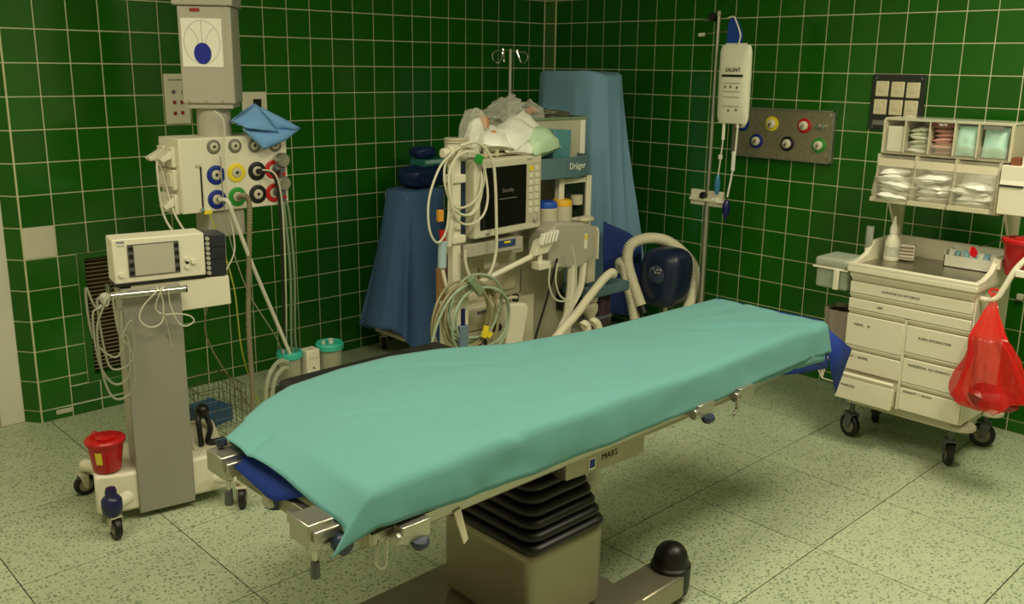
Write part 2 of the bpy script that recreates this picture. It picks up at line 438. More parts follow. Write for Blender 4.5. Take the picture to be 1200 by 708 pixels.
# frame, rails, top plate, mattress
fr = MB(); fr.bx(-3.80, -1.75, -3.125, -2.70, .66, .70); fr.build('frame', 'brushed', t, bev=.005)
MB().bx(-3.10, -2.1, -3.13, -3.10, .655, .725).build('side_plate', 'brushed', t, bev=.003)
for y0, y1 in ((-3.185, -3.17), (-2.665, -2.65)):
    r = MB().bx(-3.83, -2.55, y0, y1, .705, .735).bx(-2.50, -1.75, y0, y1, .705, .735); r.build('side_rail', 'steel', t, bev=.002)
for x in (-2.98, -2.80, -2.62, -2.30, -2.05): MB().cyl((x, -3.172, .72), (x, -3.13, .72), .008, n=8).build('rail_spacer', 'chrome', t)
MB().bx(-3.87, -1.70, -3.165, -2.67, .735, .765).build('top_plate', 'brushed', t, bev=.004)
for x0, x1 in ((-3.835, -3.30), (-3.295, -2.42), (-2.415, -1.68)):
    MB().bx(x0, x1, -3.165, -2.665, .766, .836).build('mattress', 'pad_black', t, bev=.015, seg=3)
# arm board at the far side
ab = thing('arm_board', 'black padded arm board along the far side of the operating table', 'arm board', (-3.26, -2.42, .78))
MB().bx(-3.585, -2.93, -2.52, -2.315, .785, .835).build('pad', 'pad_black', ab, bev=.02, seg=3)
MB().bx(-3.56, -2.95, -2.50, -2.34, .77, .785).build('board', 'brushed', ab)
MB().bx(-3.3, -3.22, -2.66, -2.40, .735, .77).build('bracket', 'steel', ab)
# clamps at the foot end: block, clamping lever, round knob
def clamp(x, y, z, knob=True, s=1, lever=True):
    b = MB().prism([(x-.04*s, y, z+.032), (x+.03*s, y, z+.032), (x+.03*s, y, z-.03), (x-.005, y, z-.03), (x-.012, y, z-.042), (x-.04*s, y, z-.026)], (0, .085*s, 0))
    b.bx(x-.03, x+.045, y-.012, y+.02, z-.012, z+.016)
    c = part_origin(b.build('clamp', 'steel', t, bev=.004))
    if lever:
        MB().cyl((x-.02, y+.01, z-.03), (x-.02, y+.008, z-.075), .006).build('lever_rod', 'chrome', c)
        MB().cyl((x-.02, y+.008, z-.062), (x-.022, y+.006, z-.105), .010, .012).build('lever_grip', 'grey_plastic', c, bev=.004)
    if knob:
        MB().lathe((x+.035, y-.02, z-.028), [(.0, -.024), (.016, -.022), (.024, -.014), (.026, -.002), (.024, .012), (.016, .018), (.0, .02)], 20, (0, 1, 0)).build('knob', mat('knob_blue', (40, 52, 74), rough=.35), c)
    return c
clamp(-3.94, -2.735, .79, knob=False); clamp(-3.945, -3.16, .77)
MB().bx(-3.925, -3.90, -3.15, -2.70, .735, .775).build('end_rail', 'brushed', t, bev=.003)
for y in (-3.02, -2.90): MB().bx(-3.95, -3.925, y-.018, y+.018, .74, .77).build('end_stop', 'steel', t, bev=.003)
MB().lathe((-3.915, -2.895, .75), [(.0, -.02), (.03, -.018), (.032, .012), (.02, .018)], 18, (0, 0, 1)).build('knob', 'knob_blue', t)
MB().lathe((-3.945, -2.67, .838), [(.0, -.014), (.014, -.01), (.015, .008), (.0, .012)], 18, (0, .3, 1)).build('knob', 'knob_blue', t)
def side_socket(x, knob=True):
    s = MB().bx(x-.05, x+.035, -3.225, -3.185, .70, .745).cyl((x-.065, -3.21, .715), (x-.04, -3.21, .715), .018, n=10)
    c = part_origin(s.build('rail_clamp', 'steel', t, bev=.003))
    if knob: MB().lathe((x, -3.225, .698), [(.0, -.024), (.014, -.022), (.022, -.012), (.025, -.002), (.022, .004), (.0, .006)], 18, (0, -.25, 1)).build('knob', 'knob_blue', c)
side_socket(-3.72); side_socket(-2.52); side_socket(-2.28, False)
# small shackle and grip lever under the hem
MB().tube([(-3.83, -3.215, .735), (-3.845, -3.22, .69), (-3.835, -3.22, .668), (-3.818, -3.22, .67), (-3.81, -3.215, .73)], .0045, closed=False).build('shackle', 'steel', t)
MB().prism([(-3.585, -3.19, .71), (-3.56, -3.19, .715), (-3.55, -3.21, .63), (-3.57, -3.215, .622)], (.004, .010, 0)).build('lever', 'beige', t, bev=.003)
MB().tube([(-2.31, -3.20, .70), (-2.315, -3.205, .665), (-2.335, -3.207, .648)], .006).build('hook', 'steel', t)
# curly cable and clear hose at the column
cl = MB(); n_ = 90
cl.tube([(-3.42+.011*math.cos(i*1.25), -2.86+.011*math.sin(i*1.25), .69-.17*i/n_) for i in range(n_)], .0045, n=5, k=2)
tag(cl.build('curly_cable', 'rubber'), 'black coiled control cable hanging left of the bellows column', 'cable')
cl = MB().tube([(-2.78, -2.93, .63), (-2.765, -2.935, .55), (-2.75, -2.94, .47), (-2.765, -2.93, .42), (-2.80, -2.92, .395), (-2.845, -2.92, .385)], .022, n=10)
tag(cl.build('drain_hose', clear_mat('clear_pvc', (215, 215, 190), .45, .25)), 'clear plastic drain hose hanging right of the bellows column', 'hose')

# ---------------------------------------------------------------- the sheets
def sheet(x0, x1, edge_far, edge_near, z0, hem, left_drop, left_hem, nu, nv, amp, seed, flare=.035, corner=0.0):
    """a draped sheet: flat on top, falls over the near long side and a little over the left end"""
    def fn(u, v):
        x = x0+(x1-x0)*u
        yf, yn = edge_far(x), edge_near(x)
        drop = z0-hem(x); W = yf-yn; tot = W+drop
        s = v*tot; R = .022
        if s < W:
            y = yf-s; z = z0
            dfar = s
            if dfar < .05: z -= (.05-dfar)**2*4
            if W-s < R: z -= (R-(W-s))**2/(2*R)
            fl = 0
        else:
            d = s-W; y = yn-flare*(d/max(drop, .01))**.7*.6; z = z0-R/2-d*(1-R/2/max(drop, .02)); fl = d/max(drop, .01)
        # left end
        e = x-(x0+left_drop)
        if e < 0:
            q = -e; vv = min(1, s/W)**1.3
            z -= q*.6*vv*(1-fl*.75)
            x = x0+left_drop+e*(1-.28*vv+.55*fl)
            if s >= W: y -= corner*q/left_drop*.3
        w1 = wob(x*2.4+seed, y*4.0, seed)*amp+wob(x*7+y*4+seed, y*13, seed)*amp*.35-amp*.8*max(0, 1-abs(wob(x*1.3+y*1.1, y*1.9-x*.6, seed+4))*14)
        z += w1*(1 if s < W else .3)
        if s < W-.02 and e > 0: z = max(z, .8475)
        if s >= W:
            y += wob(x*6+seed, seed*3, fl)*.012*fl+wob(x*17, seed, fl)*.004*fl
        return V((x, y, z))
    return MB().grid(fn, nu, nv)
def lerp_tab(tab, x):
    if x <= tab[0][0]: return tab[0][1]
    for (a, b), (c, d) in zip(tab, tab[1:]):
        if x <= c: return b+(d-b)*(x-a)/(c-a)
    return tab[-1][1]
far_t = [(-3.93, -2.655), (-3.85, -2.595), (-3.73, -2.50), (-3.6, -2.43), (-3.4, -2.395), (-3.2, -2.395), (-3.02, -2.44), (-2.785, -2.56), (-2.41, -2.642), (-1.64, -2.672)]
far_g = lambda x: lerp_tab(far_t, x)
hem_t = [(-3.93, .752), (-3.83, .762), (-3.68, .752), (-3.51, .738), (-3.2, .73), (-2.7, .734), (-2.4, .733), (-2.1, .737), (-1.66, .738)]
g = sheet(-3.935, -1.672, far_g, lambda x: -3.187+.012*wob(x*1.7, 3.3), .852, lambda x: lerp_tab(hem_t, x), .10, 0, 170, 60, .011, 1.3, corner=.03)
gs = tag(g.build('green_sheet', 'drape_green', solid=.002, smooth=60), 'pale green surgical sheet spread over the operating table', 'sheet')
# a second green layer whose hem shows below the first at the right
hem2 = [(-2.9, .80), (-2.6, .775), (-2.4, .745), (-2.25, .731), (-2.1, .722), (-1.7, .704)]
g = sheet(-2.33, -1.70, lambda x: -2.72, lambda x: -3.180+.01*wob(x*1.7, 3.3), .846, lambda x: lerp_tab(hem2, x), .02, 0, 80, 34, .002, 2.1, flare=.035)
for v in g.v: v.z = min(v.z, .848)
tag(g.build('green_under_sheet', 'drape_green', solid=.0015, smooth=60), 'second green sheet, its hem showing under the upper sheet near the cart', 'sheet')
# dark blue sheet under both: shows at the left end, behind the far edge and as a hanging corner at the right
def bl(u, v):
    xa = -3.950+.33*max(0, v-.55); x = xa+(-1.625-xa)*u; y = -2.648-.53*v
    z = .8395
    if x < -3.85: z -= (-3.85-x)*(.30+.75*v)
    if y < -3.165: z -= (-3.165-y)*2
    z += wob(x*5, y*6, 9)*.002
    return V((x, y, min(z, .8425)))
m = MB().grid(bl, 60, 16)
# hanging corner: a folded lappet over the right end
A0, A1, B_, C_, D_ = V((-1.655, -3.06, .838)), V((-1.668, -3.168, .838)), V((-1.47, -3.20, .705)), V((-1.60, -3.212, .545)), V((-1.66, -3.20, .70))
o0 = len(m.v)
m.add([A0, A1, B_, C_, D_, V((-1.625, -2.70, .838)), V((-1.56, -2.70, .76)), V((-1.50, -3.0, .72))], [(0, 1, 2), (1, 4, 2), (4, 3, 2), (0, 2, 7), (0, 7, 6, 5)])
# near side strip below the green hems
m.add([V((-1.66, -3.19, .72)), V((-1.66, -3.20, .665)), V((-1.86, -3.20, .69)), V((-2.02, -3.19, .715))], [(0, 1, 2, 3)])
tag(m.build('blue_sheet', 'drape_blue', solid=.0015, smooth=30), 'dark blue sheet under the green one, one corner hanging at the cart', 'sheet')
# ================================================================ left side: wall fittings
mat('dark_void', (20, 18, 14), rough=.8)
t = thing('ventilation_grille', 'dark slatted ventilation grille low in the tiled wall', 'vent', (-3.226, .0, VZ0))
MB().bx(VX0, VX1, .10, .12, VZ0, VZ1).build('backing', 'dark_void', t)
f = MB()
for a, b, c, d in ((VX0, VX0+.035, VZ0, VZ1), (VX1-.035, VX1, VZ0, VZ1), (VX0+.035, VX1-.035, VZ1-.03, VZ1), (VX0+.035, VX1-.035, VZ0, VZ0+.035)): f.bx(a, b, -.004, .06, c, d)
f.build('frame', 'tile', t, smooth=0)
z = VZ0+.05
while z < VZ1-.04:
    MB().box((-3.226, .03, z), (VX1-VX0-.07, .03, .004), rx=-.6).build('slat', mat('slat', (140, 122, 84), rough=.5), t); z += .021
def wall_plate(name, label, x0, x1, z0, z1, cat='wall panel'):
    t = thing(name, label, cat, ((x0+x1)/2, -.004, z0)); MB().bx(x0, x1, -.016, -.004, z0, z1).build('plate', 'cream', t, bev=.002); return t
t = wall_plate('indicator_panel', 'white wall panel with red indicator squares behind the grey ceiling pendant', -2.889, -2.755, 1.487, 1.748)
for i, (x, z, m) in enumerate(((-2.842, 1.655, 'grey_plastic'), (-2.79, 1.655, 'grey_plastic'), (-2.84, 1.60, 'red_mark'), (-2.80, 1.60, 'red_mark'), (-2.84, 1.543, 'red_mark'), (-2.80, 1.545, 'red_mark'))):
    MB().bx(x-.008, x+.008, -.02, -.015, z-.009, z+.009).build('indicator', m, t)
text('lettering', 'SALA OPERAC', 'ink', t, (-2.866, -.0165, 1.712), .014, (1, 0, 0), (0, 0, 1))
t = wall_plate('socket_panel', 'white wall panel with a dark socket above the blue folded cloth', -2.45, -2.30, 1.493, 1.65)
MB().bx(-2.385, -2.335, -.02, -.014, 1.565, 1.61).build('socket', 'black_plastic', t); MB().bx(-2.39, -2.33, -.024, -.014, 1.54, 1.558).build('flap', 'cream_dark', t)

# ================================================================ ceiling supply pendant
YP = -.90
t = thing('ceiling_pendant', 'grey ceiling supply column with white gas outlet box', 'pendant', (-3.04, -.78, 1.02))
HP = Matrix.Translation(V((-2.985, -.77, 0))) @ Matrix.Rotation(-.61, 4, 'Z')   # the upper housing is turned towards the room
HW, HD = .113, .13
def hbx(*a): return MB().bx(*a, M=HP)
def hrot(m):
    for v in m.v: v.xyz = HP @ v
    return m
hbx(-HW, HW, -HD, HD, 1.63, 2.052).build('housing', 'grey_lacquer', t, bev=.006)
hbx(-HW-.02, HW+.012, -HD-.015, HD+.015, 2.052, 2.11).build('collar', 'grey_lacquer', t, bev=.006)
hbx(-HW+.01, HW-.005, -HD+.02, HD-.02, 2.11, ZC).build('shaft', 'grey_lacquer', t, bev=.006)
hbx(-HW+.02, HW-.012, -HD+.012, HD-.012, 1.608, 1.63).build('bottom_cap', 'grey_lacquer', t, bev=.003)
MB().cyl((-3.0, -.79, 1.46), (-3.0, -.79, 1.612), .076, n=28).build('neck', 'grey_lacquer', t)
hbx(HW-.022, HW-.018, -HD-.003, -HD, 1.636, 2.05).build('seam', 'cream_dark', t)
hbx(-.06, -.018, -HD-.003, -HD, 2.026, 2.040).build('red_label', 'red_mark', t)
for x in (-.085, -.01, .06): hrot(MB().cyl((x, -HD-.005, 1.643), (x, -HD, 1.643), .006, n=10)).build('screw', 'chrome', t)
# paper sign: oval with three rays and a blue ellipse
sg = part_origin(hbx(-.1, .072, -HD-.0035, -HD-.0005, 1.790, 1.998).build('sign', 'paper', t))
SX, YS = -.014, -HD-.0036
def ell(cx, cz, a, b, y, n=40): return [(cx+a*math.cos(2*math.pi*i/n), y, cz+b*math.sin(2*math.pi*i/n)) for i in range(n)]
hrot(MB().tube(ell(SX, 1.895, .076, .093, YS), .0009, n=4, k=1, closed=True)).build('sign_oval', 'ink_grey', sg)
for pts in ([(SX, YS, 1.988), (SX, YS, 1.89)], [(SX-.054, YS, 1.958), (SX-.026, YS, 1.93), (SX-.015, YS, 1.89)], [(SX+.054, YS, 1.958), (SX+.026, YS, 1.93), (SX+.015, YS, 1.89)]):
    hrot(MB().tube(pts, .0009, n=4, k=4)).build('sign_ray', 'ink_grey', sg)
hrot(MB().prism(ell(SX, 1.848, .037, .046, -HD-.0035), (0, -.0012, 0))).build('sign_ellipse', 'blue_mark', sg)
# white outlet box
ob = part_origin(MB().bx(-3.225, -2.695, YP, YP+.21, 1.148, 1.482).build('outlet_box', 'cream', t, bev=.005))
mat('ring_blue', (16, 40, 140), rough=.4); mat('ring_yellow', (240, 215, 50), rough=.4); mat('ring_black', (22, 22, 24), rough=.4); mat('ring_red', (190, 24, 30), rough=.4); mat('ring_green', (40, 150, 50), rough=.4); mat('ring_grey', (118, 116, 104), rough=.4)
def outlet(x, z, m, r=.044, inner=.024, y=YP, parent=None):
    o = part_origin(MB().lathe((x, y, z), [(r, 0), (r, .004), (r*.9, .006), (inner, .006), (inner, .002), (.0, .002)], 26, (0, -1, 0)).build('gas_outlet', m, parent))
    MB().lathe((x, y-.002, z), [(inner*.95, 0), (inner*.95, .007), (inner*.6, .010), (inner*.35, .010), (inner*.35, .004), (0, .004)], 18, (0, -1, 0)).build('socket', 'cream_dark', o)
    MB().cyl((x, y-.002, z), (x, y-.0075, z), inner*.32, n=10).build('opening', 'ink', o)
for x, z, m in ((-3.064, 1.441, 'ring_grey'), (-2.961, 1.440, 'ring_grey'), (-2.863, 1.437, 'ring_grey'), (-2.757, 1.434, 'ring_grey')): outlet(x, z, m, .032, .021, parent=t)
for x, z, m in ((-3.060, 1.314, 'ring_blue'), (-2.960, 1.318, 'ring_yellow'), (-2.857, 1.318, 'ring_black'), (-2.772, 1.320, 'ring_red'), (-3.062, 1.203, 'ring_blue'), (-2.962, 1.207, 'ring_green'), (-2.858, 1.210, 'ring_black'), (-2.774, 1.209, 'ring_red')): outlet(x, z, m, parent=t)
# regulators plugged into the red outlets
for z in (1.345, 1.235):
    r_ = part_origin(MB().cyl((-2.765, YP, z-.03), (-2.765, YP-.03, z-.01), .018).bx(-2.752, -2.728, YP-.035, YP-.012, z-.07, z+.0).build('regulator', 'grey_plastic', t))
    MB().lathe((-2.738, YP-.012, z+.02), [(.033, 0), (.034, .03), (.03, .036), (.022, .036), (.0, .034)], 22, (0, -1, 0)).build('dial', 'steel', r_)
    MB().cyl((-2.736, YP-.035, z-.045), (-2.736, YP-.042, z-.045), .008).build('button', 'ring_red', r_)
MB().bx(-3.135, -3.128, YP-.004, YP, 1.15, 1.36).build('slot_rail', 'ink', t); MB().bx(-3.155, -3.128, YP-.006, YP, 1.355, 1.366).build('slot_top', 'cream_dark', t)
MB().cyl((-3.137, YP-.012, 1.165), (-3.137, YP, 1.165), .009).build('earth_pin', 'chrome', t); MB().bx(-3.13, -3.095, YP-.014, YP-.002, 1.142, 1.157).build('earth_plug', 'ring_yellow', t)
# power sockets on the left flank
for k, y in enumerate((YP+.03, YP+.115)):
    for j, z in enumerate((1.40, 1.30, 1.19)):
        s_ = part_origin(MB().bx(-3.245, -3.225, y, y+.07, z-.045, z+.045).build('power_socket', 'cream', t, bev=.004))
        if (k, j) in ((0, 0), (1, 0), (0, 2)): MB().prism([(-3.245, y+.005, z+.03), (-3.295-.015*k, y+.005, z-.005), (-3.285-.015*k, y+.005, z-.02), (-3.245, y+.005, z-.005)], (0, .05, 0)).build('socket_lid', 'cream', s_, bev=.002)
        else: MB().bx(-3.252, -3.244, y+.01, y+.06, z-.03, z+.03).build('socket_lid', 'cream', s_, bev=.002)
MB().bx(-3.098, -2.916, YP+.02, YP+.16, 1.02, 1.15).build('stub', 'grey_lacquer', t, bev=.01)
# folded blue cloth lying over the box
mat('cloth_blue', (112, 160, 215), rough=.85, var=.05, scale=9, bump=.15, bscale=160)
c = MB(); Y = YP-.03
def petal(P00, P10, P11, P01, bulge, seed, n_=9):
    a, b, c_, d = [V(q) for q in (P00, P10, P11, P01)]
    def fn(u, v):
        p = a.lerp(b, u).lerp(d.lerp(c_, u), v); k = math.sin(math.pi*u)**.7*math.sin(math.pi*v)**.7
        return p+V((0, -bulge*k, .006*wob(u*3, v*3, seed)))
    c.grid(fn, n_, n_)
petal((-2.961, Y+.05, 1.552), (-2.845, Y+.03, 1.628), (-2.775, Y-.045, 1.498), (-2.93, Y-.03, 1.522), .035, 1)      # upper left fold
petal((-2.845, Y+.05, 1.628), (-2.635, Y+.0, 1.512), (-2.665, Y-.02, 1.506), (-2.775, Y-.01, 1.512), .030, 2)       # upper right fold
petal((-2.955, Y+.02, 1.535), (-2.775, Y-.025, 1.492), (-2.635, Y-.01, 1.509), (-2.80, Y+.03, 1.50), .010, 3)       # gap between the folds
petal((-2.935, Y+.0, 1.518), (-2.635, Y-.005, 1.509), (-2.73, Y-.035, 1.462), (-2.855, Y-.045, 1.422), .030, 4)     # lower flap
petal((-2.961, Y+.06, 1.55), (-2.845, Y+.06, 1.626), (-2.635, Y+.02, 1.512), (-2.80, Y+.12, 1.492), -.02, 5)        # back
tag(c.build('folded_cloth', 'cloth_blue', solid=.003, smooth=40), 'light blue folded cloth lying on the white gas outlet box', 'cloth')

# ================================================================ grey unit on a column trolley
TROT = -.18; TPIV = V((-3.58, -1.34, 0))
def turn(o):   # loose things hung on the trolley share its turn
    o.matrix_world = Matrix.Translation(TPIV) @ Matrix.Rotation(TROT, 4, 'Z') @ Matrix.Translation(-TPIV); return o
t = thing('surgical_generator_trolley', 'grey column trolley carrying a white unit with a small screen', 'medical unit', (-3.58, -1.34, 0)); t.rotation_euler.z = TROT
MB().bx(-3.683, -3.463, -1.365, -1.335, .028, .955).build('front_plate', 'grey_plate', t, bev=.004)
MB().bx(-3.679, -3.467, -1.335, -1.195, .06, .955).build('column', 'grey_lacquer', t, bev=.004)
b = MB().prism([(-3.84, -1.35, .055), (-3.73, -1.355, .045), (-3.31, -1.355, .045), (-3.31, -1.05, .05), (-3.80, -1.05, .055)], (0, 0, .165)); b.build('base', 'cream', t, bev=.012)
b = MB().prism([(-3.312, -1.08, .205), (-3.312, -1.30, .205), (-3.312, -1.14, .27), (-3.312, -1.08, .27)], (-.125, 0, 0)); b.build('base_flank', 'cream_dark', t, bev=.004)
def caster(p, r, w_, parent, ang=0, fork='cream_dark', cover=None, tyre='rubber', hub='wheel_hub', stem=.05):
    x, y = p; d = V((math.cos(ang), math.sin(ang), 0)); n = V((-d.y, d.x, 0)); c = V((x, y, r))
    k = part_origin(MB().lathe(c-n*w_/2, [(r*.62, 0), (r*.9, 0), (r, w_*.2), (r, w_*.8), (r*.9, w_), (r*.62, w_)], 26, n, cap=False).build('caster', tyre, parent))
    MB().lathe(c-n*w_*.55, [(.0, 0), (r*.2, 0), (r*.25, w_*.1), (r*.64, w_*.14), (r*.64, w_*.96), (r*.25, w_), (r*.2, w_*1.1), (0, w_*1.1)], 22, n).build('hub', hub, k)
    f = MB()
    for s_ in (-1, 1):
        o = c+n*s_*(w_*.72)
        f.prism([o+V((0, 0, -r*.25))+d*r*.15, o+V((0, 0, -r*.2))-d*r*.2, o-d*r*.55+V((0, 0, r*1.02)), o+d*r*.25+V((0, 0, r*1.05))], n*s_*.004)
    f.prism([c-d*r*.6+n*w_*.8+V((0, 0, r*1.02)), c+d*r*.45+n*w_*.8+V((0, 0, r*1.08)), c+d*r*.45-n*w_*.8+V((0, 0, r*1.08)), c-d*r*.6-n*w_*.8+V((0, 0, r*1.02))], (0, 0, .006))
    f.cyl(c-d*r*.1+V((0, 0, r)), c-d*r*.1+V((0, 0, r+stem)), .012); f.build('fork', fork, k, bev=.0015)
    return k
for (x, y, a) in ((-3.795, -1.465, 1.75), (-3.30, -1.47, 1.2), (-3.83, -1.0, .2), (-3.33, -.98, .4)):
    caster((x, y), .046, .028, t, a, stem=.07)
    m = MB().tube([(x, y, .135), (x*.7-3.58*.3, y*.7-1.25*.3, .13)], .028, n=10, k=1); m.build('caster_arm', 'cream', t)
for (x, y, z) in ((-3.80, -1.465, .16),):
    MB().lathe((x, y, z-.045), [(.022, -.02), (.036, 0), (.039, .02), (.038, .05), (.03, .062), (.022, .066), (.022, .085), (.018, .098), (0, .1)], 22).build('brake_knob', 'navy_plastic', t)
# head unit with screen
hd = part_origin(MB().prism([(-3.698, -1.34, .978), (-3.355, -1.34, .978), (-3.355, -1.34, 1.150), (-3.698, -1.34, 1.152)], (0, .125, 0)).build('unit_body', 'cream', t, bev=.005))
MB().bx(-3.645, -3.455, -1.3445, -1.339, 1.002, 1.128).build('screen_frame', mat('frame_grey', (96, 92, 88), rough=.5), hd)
MB().bx(-3.623, -3.475, -1.347, -1.343, 1.006, 1.124).build('screen', mat('screen_grey', (186, 180, 164), rough=.18, var=.02), hd)
for z in (1.018, 1.050, 1.082, 1.112):
    for x in (-3.634, -3.464): MB().cyl((x, -1.344, z), (x, -1.3495, z), .0085, n=12).build('key', 'black_plastic', hd)
for x, z, m in ((-3.425, 1.052, 'cream'), (-3.427, 1.022, 'cream'), (-3.402, 1.038, 'cream'), (-3.427, 1.037, 'ink'), (-3.672, 1.014, 'cream')): MB().cyl((x, -1.338, z), (x, -1.350, z), .0095 if m == 'cream' else .006, n=14).build('button', m, hd)
text('lettering', 'ERBE', 'blue_mark', hd, (-3.682, -1.3405, 1.135), .013, (1, 0, 0), (0, 0, 1)); text('lettering', 'VIO 300', 'ink_grey', hd, (-3.682, -1.3405, 1.122), .008, (1, 0, 0), (0, 0, 1))
MB().bx(-3.698, -3.355, -1.335, -1.22, .966, .978).build('shadow_gap', 'black_plastic', t)
sm = part_origin(MB().prism([(-3.355, -1.335, .972), (-3.272, -1.335, .966), (-3.268, -1.335, 1.137), (-3.352, -1.335, 1.142)], (0, .12, 0)).build('side_module', mat('module_dark', (38, 38, 50), rough=.4), t, bev=.004))
for i in range(8): MB().cyl((-3.343, -1.335, .985+.02*i), (-3.343, -1.345, .985+.02*i), .008, n=10).build('connector', 'grey_lacquer', sm)
for z in (1.04, 1.09): MB().bx(-3.33, -3.275, -1.34, -1.333, z, z+.006).build('groove', 'ink', sm)
MB().cyl((-3.295, -1.34, 1.055), (-3.295, -1.334, 1.055), .008).build('port', 'ink', sm)
MB().bx(-3.64, -3.46, -1.33, -1.2, .95, .968).build('neck_plate', 'cream_dark', t)
MB().prism([(-3.463, -1.33, .838), (-3.258, -1.33, .842), (-3.262, -1.33, .962), (-3.463, -1.33, .966)], (0, .12, 0)).build('lower_module', 'cream', t, bev=.004)
hb = part_origin(MB().cyl((-3.745, -1.40, .950), (-3.455, -1.40, .945), .014, n=18).build('handle_bar', 'chrome', t))
MB().cyl((-3.453, -1.40, .945), (-3.449, -1.40, .945), .0145, n=18).build('end_cap', 'rubber', hb)
MB().cyl((-3.735, -1.40, .95), (-3.71, -1.25, .96), .008).build('bar_bracket', 'chrome', t); MB().ball((-3.748, -1.40, .945), .022).build('end_knob', 'grey_lacquer', t); MB().cyl((-3.60, -1.40, .947), (-3.60, -1.31, .94), .007).build('bar_bracket', 'chrome', t)
# cable clip on the plate
MB().bx(-3.528, -3.51, -1.352, -1.34, .655, .70).build('clip', 'black_plastic', t, bev=.003); MB().cyl((-3.545, -1.345, .665), (-3.52, -1.345, .663), .004).build('clip_pin', 'ink', t)
text('rating_plate', '!', 'ink', t, (-3.672, -1.3405, .88), .02, (1, 0, 0), (0, 0, 1))
# hanging leads on the bar
mat('lead_white', (205, 200, 182), rough=.4); mat('lead_grey', (150, 150, 132), rough=.4)
def lead(name, label, pts, r, m, cat='cable', closed=False, n=6, k=6, group=None):
    return tag(MB().tube(pts, r, n=n, k=k, closed=closed).build(name, m), label, cat, group)
c = MB(); yb = -1.42
c.tube([(-3.56, yb+.02, .965), (-3.57, yb-.012, .955), (-3.62, yb, .90), (-3.635, yb, .85), (-3.60, yb, .815), (-3.555, yb, .83), (-3.545, yb, .90), (-3.555, yb-.012, .955), (-3.54, yb+.015, .965)], .0032, n=5)
c.tube([(-3.53, yb+.02, .965), (-3.555, yb-.01, .95), (-3.575, yb, .89), (-3.55, yb, .86), (-3.50, yb, .855), (-3.45, yb, .84), (-3.435, yb, .815), (-3.47, yb, .80), (-3.50, yb, .83), (-3.52, yb, .90), (-3.525, yb-.012, .955)], .0028, n=5)
c.tube([(-3.55, yb-.01, .87), (-3.53, yb+.03, .80), (-3.52, yb+.05, .75), (-3.515, yb+.055, .705)], .0025, n=5)
tag(turn(c.build('looped_lead', 'lead_white')), 'thin pale lead looped over the chrome bar with a black clip end', 'cable')
c = MB(); 
for dx, dz, w_ in ((0, .14, 1), (.02, .20, .8), (-.015, .25, 1.1), (.01, .08, .9)):
    c.tube([(-3.735+dx*.2, -1.415, .962), (-3.77+dx, -1.43, .92), (-3.80+dx, -1.43, .75+dz), (-3.79+dx, -1.42, .56+dz), (-3.745, -1.42, .47+dz), (-3.69+dx, -1.42, .50+dz), (-3.685+dx, -1.42, .65+dz), (-3.71, -1.42, .80), (-3.725, -1.415, .955)], .0045, n=5)
tag(turn(c.build('hanging_cable', 'lead_grey')), 'grey cable bundle hanging in loops from the left end of the bar', 'cable')
# red sharps bucket on the base
bk = thing('sharps_bucket', 'red round bucket with yellow label standing on the trolley base', 'bucket', (-3.768, -1.262, .222))
MB().lathe((-3.768, -1.262, .222), [(.0, 0), (.05, 0), (.053, .004), (.068, .118), (.068, .122)], 30).build('body', 'red_plastic', bk)
MB().lathe((-3.768, -1.262, .222), [(.069, .116), (.0765, .117), (.0775, .128), (.072, .134), (.055, .136), (.053, .130), (.045, .130), (.0, .131)], 30).build('lid', 'red_plastic', bk)
MB().lathe((-3.768, -1.268, .352), [(.036, 0), (.036, .009), (.03, .012), (0, .012)], 20).build('lid_flap', 'red_plastic', bk)
def on_cone(a, h): r = .0535+.0150*(h/.118)+.0008; return V((-3.768+r*math.cos(a), -1.262+r*math.sin(a), .222+h))
MB().grid(lambda u, v: on_cone(math.radians(212+24*u), .042+.052*v), 6, 2).build('label_patch', 'yellow_mark', bk)
MB().tube([(-3.80, -1.20, .352), (-3.785, -1.19, .362), (-3.77, -1.19, .355)], .003).build('handle', 'red_plastic', bk)
# wire basket with a blue box, on the right flank of the trolley
wb = thing('wire_basket', 'wire basket fixed beside the grey column trolley', 'basket', (-3.19, -1.05, .19))
mat('wire', (120, 116, 100), rough=.35, metal=1)
bx0, bx1, by0, by1, bz0, bz1 = -3.30, -3.09, -1.13, -.86, .20, .38
k = 0
for i in range(9):
    x = bx0+(bx1-bx0)*i/8; MB().tube([(x, by1, bz1), (x, by1, bz0), (x, by0, bz0), (x, by0, bz1)], .0017, n=4, k=1).build('wire_bar', 'wire', wb)
for i in range(8):
    y = by0+(by1-by0)*i/7; MB().tube([(bx0, y, bz1), (bx0, y, bz0), (bx1, y, bz0), (bx1, y, bz1)], .0017, n=4, k=1).build('wire_bar', 'wire', wb)
for i in range(5):
    z = bz0+(bz1-bz0)*i/4; MB().tube([(bx0, by0, z), (bx1, by0, z), (bx1, by1, z), (bx0, by1, z)], .0028 if i == 4 else .0017, n=5, k=1, closed=True).build('wire_ring', 'wire', wb)
tag(MB().box((-3.215, -1.02, .245), (.13, .16, .075), rz=.2).build('small_blue_box', mat('box_blue', (44, 84, 120), rough=.5), bev=.004), 'small blue box lying in the wire basket', 'box')
c = MB().tube([(-3.39, -1.30, .225), (-3.385, -1.27, .33), (-3.355, -1.22, .355), (-3.33, -1.2, .34), (-3.32, -1.24, .27), (-3.36, -1.3, .235), (-3.30, -1.33, .24)], .012, n=8)
c.ball((-3.352, -1.24, .355), .03); tag(c.build('foot_switch_cable', 'rubber'), 'thick black cable and plug lying in the trolley base', 'cable')

